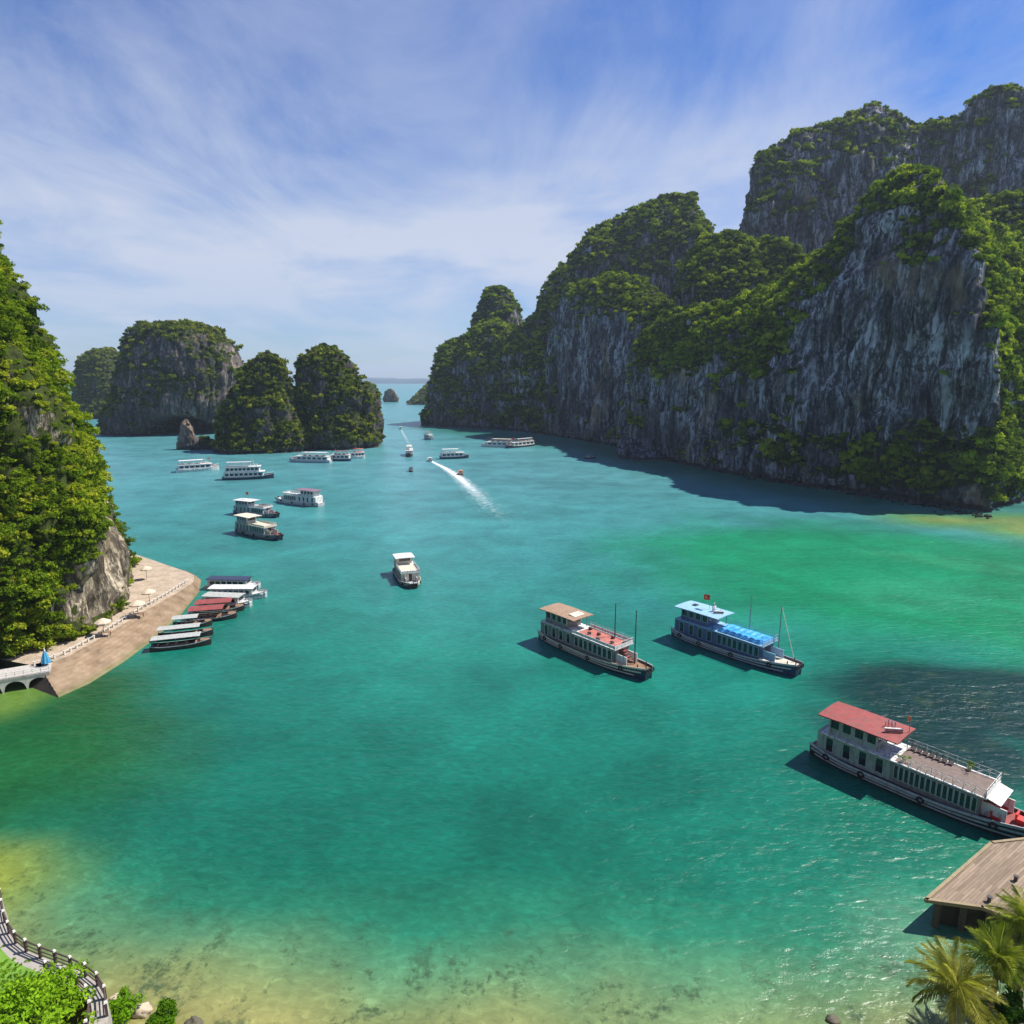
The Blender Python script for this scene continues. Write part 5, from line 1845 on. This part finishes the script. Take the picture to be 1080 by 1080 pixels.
# near-black block added under the jetty, its shade put into the colour
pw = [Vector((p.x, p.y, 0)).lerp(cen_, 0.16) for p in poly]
MB().prism([(p.x, p.y) for p in pw], -1.5, JZ - 0.24).build('shade_block', pbr('underside_shade', (0.05, 0.045, 0.04), 0.9, var=0.3, scale=1.2, bump=0.6), jt)
bm_ = MB().bar((0, 0, 0), (0, 0, 0.42), 0.15, 8, 0.13).bar((0, 0, 0.42), (0, 0, 0.50), 0.20, 8).mesh('bollard')
bm_.materials.append(W_DARKPOLE)
for k, (px, py, lb) in enumerate(((1071, 929, 'dark iron bollard near the middle of the jetty, the upper one'), (1043, 951, 'dark iron bollard near the landward edge of the jetty, the lower one'))):
    o = link_mesh('bollard', bm_)
    o.location = at_z(px, py, JZ)
    tag(o, lb, 'bollard', 'bollards on the jetty')

# ------------------------------------------------------------------ near shore: land, path, fence
M_EARTH = pbr('shore_earth', (0.20, 0.165, 0.10), 0.95, var=0.3, scale=0.5, bump=0.5)
M_PATH = pbr('path_concrete', (0.34, 0.31, 0.28), 0.85, var=0.12, scale=1.0, dirt=0.3)
M_LAWN = pbr('lawn', (0.13, 0.26, 0.03), 0.9, var=0.25, scale=1.5)
PZ = 2.4
path_out = [(-40, 905), (0, 935), (6, 975), (20, 1000), (60, 1015), (95, 1028), (112, 1045), (117, 1062), (110, 1100), (80, 1160)]
path_in = [(-60, 925), (-14, 950), (-8, 990), (12, 1014), (52, 1030), (82, 1042), (94, 1055), (96, 1070), (86, 1110), (50, 1160)]
po, pi_ = [at_z(*p, PZ) for p in path_out], [at_z(*p, PZ) for p in path_in]


def fine(ps, n=60):
    a = np.array([tuple(p) for p in ps])
    s = np.concatenate([[0], np.cumsum(np.linalg.norm(np.diff(a, axis=0), axis=1))])
    q = np.linspace(0, s[-1], n)
    c = np.stack([np.interp(q, s, a[:, k]) for k in range(3)], -1)
    for _ in range(6): c[1:-1] = (c[:-2] + 2 * c[1:-1] + c[2:]) / 4
    return [Vector(p) for p in c]


po, pi_ = fine(po), fine(pi_)
m = MB()
rows = [[(p.x, p.y, PZ) for p in pi_], [(p.x, p.y, PZ) for p in po], [(p.x, p.y, PZ - 0.3) for p in po], [(p.x + 0.25, p.y + 0.15, -1.0) for p in po]]
m.grid(rows, flip=True)
tag(m.build('path', M_PATH), 'curved concrete path with a sea wall along the near shore', 'path', kind='structure')
# land behind the path and under the viewpoint, rising to the lookout
xs2 = np.linspace(-110, 110, 111)
ys2 = np.linspace(-30, 52, 83)
X2, Y2 = np.meshgrid(xs2, ys2)
ppoly = [(-110, 60)] + [(p.x, p.y) for p in pi_] + [(-22, 33)]
left_edge = np.interp(X2, [-110, -45, -38, -30.5, -28.5, -24, -10, 12, 26, 33, 40, 110], [62, 46.5, 42.0, 38.9, 37.0, 34.5, 33, 33, 35, 39, 43, 52])
dl = left_edge - Y2
Z2 = np.clip(dl, -3, 4) * 0.55
Z2 = np.where(dl > 4, 2.2 + (dl - 4) * 0.10 + np.clip(dl - 14, 0, 99) * 0.9, Z2)
Z2 = np.minimum(Z2, 41.0)
Z2 += 0.25 * fbm(np.stack([X2 / 6, Y2 / 6, 0 * X2], -1), 3) * (dl > -1)
Z2 = np.where((X2 < -24) & (dl > 3.2) & (dl < 14), np.minimum(Z2, PZ - 0.12), Z2)
idx = np.arange(X2.size).reshape(X2.shape)
Fq = np.stack([idx[:-1, :-1], idx[:-1, 1:], idx[1:, 1:], idx[1:, :-1]], -1).reshape(-1, 4)
tag(link_mesh('ground', np_mesh('ground', np.stack([X2, Y2, Z2], -1).reshape(-1, 3), Fq, True), M_EARTH), 'brown earth of the near shore and the lookout hill', 'ground', kind='structure')
# lawn sheet inside the path
cl_ = [Vector((p.x, p.y, PZ + 0.02)) for p in pi_[4:42]]
m = MB()
rows = [[tuple(p) for p in cl_], [(p.x - 1.5, p.y - 2.0, PZ + 0.06) for p in cl_], [(p.x - 8, p.y - 5, PZ + 0.1) for p in cl_]]
m.grid(rows)
tag(m.build('lawn', M_LAWN), 'bright green lawn inside the curve of the path', 'lawn', kind='structure')

rs = np.random.RandomState(4)
gp = []
for _ in range(2600):
    k = rs.randint(len(cl_))
    f = rs.rand()
    gp.append((cl_[k].x - 7.5 * f + rs.normal() * .3 - 0.25, cl_[k].y - 4.8 * f + rs.normal() * .3 - 0.25, PZ + 0.02 + 0.07 * f))
GRASS = (gp, 0.06 + 0.10 * rs.rand(len(gp)))

M_RAILWOOD = pbr('fence_timber', (0.075, 0.05, 0.045), 0.7, var=0.2)


def fence(ps, label, step=1.5, post_mat=M_PALE, h=1.05, off=0.22):
    o0 = ps[0]
    t = tag(empty('fence', tuple(o0)), label, 'fence')
    pmesh = MB().box((0, 0, h / 2), (0.17, 0.17, h)).mesh('post')
    pmesh.materials.append(M_RAILWOOD)
    cmesh = MB().box((0, 0, h + 0.06), (0.22, 0.22, 0.12), top=0.6).mesh('cap')
    cmesh.materials.append(post_mat)
    s = [0.0]
    for a, b_ in zip(ps[:-1], ps[1:]): s.append(s[-1] + (b_ - a).length)
    n = int(s[-1] / step)
    pos = []
    for i in range(n + 1):
        q = s[-1] * i / n
        k = max(0, min(len(ps) - 2, sum(1 for v in s if v <= q) - 1))
        f = (q - s[k]) / max(1e-6, s[k + 1] - s[k])
        pos.append(ps[k].lerp(ps[k + 1], min(1, f)))
    for i, p in enumerate(pos):
        o = link_mesh('post', pmesh, None, t)
        o.location = p - o0
        d = pos[min(i + 1, n)] - pos[max(i - 1, 0)]
        o.rotation_euler = (0, 0, math.atan2(d.y, d.x))
        link_mesh('cap', cmesh, None, o)
    for z in (0.92, 0.55, 0.25):
        m = MB()
        for a, b_ in zip(pos[:-1], pos[1:]):
            m.bar(a - o0 + Vector((0, 0, h * z)), b_ - o0 + Vector((0, 0, h * z)), 0.065 if z > 0.9 else 0.045, 6)
        m.build('rail', M_RAILWOOD, t)
    return t


def inset(a, b_, f):
    return [p.lerp(q, f) for p, q in zip(a, b_)]


fence(inset(po, pi_, 0.08)[10:50], 'dark timber fence with pale post caps along the sea side of the curved path')
fence(inset(po, pi_, 0.92)[36:52], 'short dark timber fence on the inland side of the curved path', post_mat=M_PALE)


# ------------------------------------------------------------------ trees, palms and bushes on the near shore
M_BARK = pbr('bark', (0.12, 0.085, 0.055), 0.9, var=0.3, scale=3, bump=0.6)
M_LIME = leaf_material('leaves_lime', (0.06, 0.15, 0.008), (0.17, 0.34, 0.012), (0.30, 0.46, 0.03), 0.4)
M_DARKLEAF = leaf_material('leaves_deep', (0.020, 0.055, 0.010), (0.060, 0.150, 0.014), (0.13, 0.25, 0.03), 0.3)
M_SHRUB = leaf_material('leaves_shrub', (0.06, 0.11, 0.012), (0.16, 0.23, 0.02), (0.28, 0.30, 0.04), 0.35)


def crown_mesh(name, blobs, n, leaf, seed):
    """leaf quads through the outer parts of several uneven blobs"""
    rs = np.random.RandomState(seed)
    Vs = []
    w_ = np.array([b_[3] ** 2 for b_ in blobs]); w_ /= w_.sum()
    for (x, y, z, r), f in zip(blobs, w_):
        k = max(20, int(n * f))
        V, _ = leaf_cloud(k, leaf / r, rs.randint(9999), lobes=rs.randint(4, 8), flat=0.85)
        Vs.append(V * r + np.array((x, y, z - 0.35 * r)))
    V = np.concatenate(Vs)
    return np_mesh(name, V, np.arange(len(V)).reshape(-1, 4))


def broad_tree(p, h, r, mat, label, seed, n=5200, leaf=0.17):
    t = tag(empty('tree', tuple(p)), label, 'tree')
    rs = random.Random(seed)
    tr = MB()
    tr.bar((0, 0, -0.5), (0.1, 0, h * 0.35), 0.20, 8, 0.14)
    bl = []
    for k in range(12):
        a = k * 2.4
        rr = r * (0.25 + 0.6 * math.sqrt((k + .5) / 12))
        z = h * (0.55 + 0.32 * rs.random()) * (1 - 0.25 * (rr / r) ** 2)
        q = (rr * math.cos(a), rr * math.sin(a), z)
        tr.bar((0.1, 0, h * 0.35), (q[0] * .85, q[1] * .85, q[2]), 0.085, 6, 0.03)
        bl.append((*q, r * rs.uniform(0.32, 0.52)))
    bl.append((0, 0, h * 0.88, r * 0.5))
    tr.build('trunk', M_BARK, t)
    link_mesh('crown', crown_mesh('crown', bl, n, leaf, seed), mat, t)
    return t


def bush(p, r, mat, label, seed, n=1500, leaf=0.15, group=None, name='bush'):
    t = tag(empty(name, tuple(p)), label, 'bush', group)
    rs = random.Random(seed)
    bl = [(r * .7 * math.cos(k * 2.4) * math.sqrt(k / 6), r * .7 * math.sin(k * 2.4) * math.sqrt(k / 6), r * rs.uniform(.3, .65), r * rs.uniform(.4, .62)) for k in range(7)]
    st = MB()
    for b_ in bl: st.bar((0, 0, -0.3), (b_[0] * .8, b_[1] * .8, b_[2]), 0.045, 5, 0.02)
    st.build('stem', M_BARK, t)
    link_mesh('foliage', crown_mesh('foliage', bl, n, leaf, seed), mat, t)
    return t


def ground_z(x, y):
    i, j = int(np.clip(np.searchsorted(ys2, y), 0, len(ys2) - 1)), int(np.clip(np.searchsorted(xs2, x), 0, len(xs2) - 1))
    return float(Z2[i, j])


def on_ground(px, py, z):
    p = at_z(px, py, z)
    return Vector((p.x, p.y, ground_z(p.x, p.y)))


broad_tree(on_ground(34, 1062, 4.2), 4.6, 3.3, M_LIME, 'bright lime green round-crowned tree inside the curve of the path', 5)
bush(at_z(128, 1072, 0.5), 1.25, M_LIME, 'yellow-green bush right beside the end of the curved path', 6)
bush(at_z(172, 1080, 0.3), 1.1, M_LIME, 'low yellow-green bush among boulders on the near shore', 7)
M_BOULDER = pbr('boulder_pale', (0.46, 0.38, 0.28), 0.9, var=0.2, scale=1.0, bump=0.6)


def boulder(p, r, label, seed, mat=None):
    a = np.linspace(0, 2 * np.pi, 22, endpoint=False); e = np.linspace(-np.pi / 2, np.pi / 2, 13)
    A, E = np.meshgrid(a, e)
    D = np.stack([np.cos(E) * np.cos(A), np.cos(E) * np.sin(A), np.sin(E)], -1)
    q = r * (1 + 0.6 * fbm(D * 1.3 + seed, 4))[..., None] * D * np.array((1.2, 0.9, 0.7))
    idx = np.arange(A.size).reshape(A.shape)
    j2 = np.roll(np.arange(22), -1)
    Fq = np.stack([idx[:-1], idx[:-1][:, j2], idx[1:][:, j2], idx[1:]], -1).reshape(-1, 4)
    o = link_mesh('boulder', np_mesh('boulder', q.reshape(-1, 3), Fq), mat or M_BOULDER)
    o.location = p
    return tag(o, label, 'boulder', 'boulders on the near shore')


boulder(at_z(150, 1066, 0.15), 0.6, 'pale tan boulder between the two yellow-green bushes', 1)
boulder(at_z(122, 1053, 0.2), 0.38, 'small pale boulder at the foot of the sea wall by the end of the fence', 2)
boulder(at_z(205, 1080, 0.0), 0.5, 'dark wet boulder at the waterline right of the low bush', 3, pbr('boulder_dark', (0.10, 0.09, 0.06), 0.8, var=0.3, bump=0.5))
boulder(at_z(878, 1076, 0.0), 0.4, 'dark wet boulder in the shallows left of the palms', 4, MATS['boulder_dark'])

M_FROND = leaf_material('palm_frond', (0.12, 0.14, 0.02), (0.32, 0.33, 0.06), (0.60, 0.53, 0.20), 0.4)
M_FRONDG = leaf_material('palm_frond_green', (0.07, 0.11, 0.015), (0.20, 0.26, 0.03), (0.42, 0.40, 0.09), 0.4)


def frond_mesh(L, droop, seed):
    rs = np.random.RandomState(seed)
    n = 34
    V, Fq = [], []
    sp = []
    for i in range(n + 1):
        s = i / n
        sp.append((L * (s - 0.12 * s * s), 0.0, L * (0.35 * s - droop * s * s)))
    # midrib
    for i in range(0, n, 2):
        a, b_ = sp[i], sp[min(i + 2, n)]
        w_ = 0.035 * (1 - i / n) + 0.008
        o = len(V)
        V += [(a[0], -w_, a[2]), (a[0], w_, a[2]), (b_[0], w_, b_[2]), (b_[0], -w_, b_[2])]
        Fq.append((o, o + 1, o + 2, o + 3))
    for i in range(3, n + 1):
        s = i / n
        ll = L * 0.30 * math.sin(math.pi * min(1, s * 0.92 + 0.10)) ** 0.7 * rs.uniform(.85, 1.1)
        for sd_ in (1, -1):
            p = np.array(sp[i])
            d = np.array((0.55 + 0.5 * s, sd_ * 0.85, -0.12 + rs.uniform(-.18, .2)))
            d /= np.linalg.norm(d)
            e = p + d * ll + np.array((0, 0, -0.22 * ll))
            mid = p + d * ll * .5
            wv = np.array((0.030, -sd_ * 0.012, 0.01)) * (L / 2.6) * 0.85
            o = len(V)
            V += [tuple(p), tuple(mid + wv), tuple(e), tuple(mid - wv)]
            Fq.append((o, o + 1, o + 2, o + 3))
    return np_mesh('frond', np.array(V), np.array(Fq))


def palm(p, h, L, mat, label, seed, n=46):
    t = tag(empty('palm_tree', tuple(p)), label, 'palm tree', 'palms by the jetty')
    rs = random.Random(seed)
    m = MB()
    rows = []
    for i in range(14):
        z = -0.3 + (h + 0.3) * i / 13
        r = 0.19 - 0.05 * i / 13 + (0.025 if i % 2 else 0) + (0.08 if i == 12 else 0)
        rows.append([(r * math.cos(k * math.pi / 4) + 0.12 * math.sin(i * 0.25), r * math.sin(k * math.pi / 4), z) for k in range(8)])
    m.grid(rows, closed=True).build('trunk', M_BARK, t)
    fms = []
    for k in range(4):
        fm = frond_mesh(L * (0.85 + 0.1 * k), 0.32 + 0.16 * k, seed * 10 + k)
        fm.materials.append(mat)
        fms.append(fm)
    for k in range(n):
        o = link_mesh('frond', fms[k % 4], None, t)
        o.location = (0.12 * math.sin(3.2), 0, h)
        el = 1.15 - 1.75 * (k / n) + rs.uniform(-.1, .1)
        o.rotation_euler = (rs.uniform(-.15, .15), -el, k * 2.399 + rs.uniform(-.2, .2))
    return t


def palm_at(px, py, zc, L, mat, label, seed):
    p = at_z(px, py, zc)
    g = max(ground_z(p.x, p.y), 0.6)
    palm((p.x, p.y, g), zc - g, L, mat, label, seed)


palm_at(1008, 1042, 5.6, 2.95, M_FROND, 'palm with a wide dry straw-coloured crown, nearest the open water', 3)
palm_at(1052, 1012, 5.4, 2.5, M_FRONDG, 'middle palm with yellowing fronds in front of the jetty', 4)
palm_at(1085, 975, 6.0, 2.6, M_FRONDG, 'green palm against the jetty deck at the right edge', 5)
bush(on_ground(1075, 1052, 2.5), 1.7, M_DARKLEAF, 'lush bright green bush under the palms at the right edge', 8, 1800, 0.2)
bush(on_ground(1050, 1085, 2.5), 1.5, M_SHRUB, 'yellowish bush at the bottom right under the middle palm', 9, 1500)
bush(on_ground(985, 1090, 1.5), 1.2, M_DARKLEAF, 'dark bush at the foot of the straw-coloured palm', 10, 1200)
bush(on_ground(1065, 1015, 1.0), 1.3, M_DARKLEAF, 'dark shaded bush below the jetty edge between the palms', 11, 1200)
for p, r, lb, sd_ in CLIFF_SHRUBS:
    bush(p, r, M_LEAF_NEAR, lb, sd_, 1600, 0.22, 'shrubs at the foot of the cliff', 'shrub')
bush_protos('grass', M_LIME, 60, 0.35, 3, 70)
scatter('grass', *GRASS, 'grass', 'short grass of the lawn inside the curve of the path', 'grass')
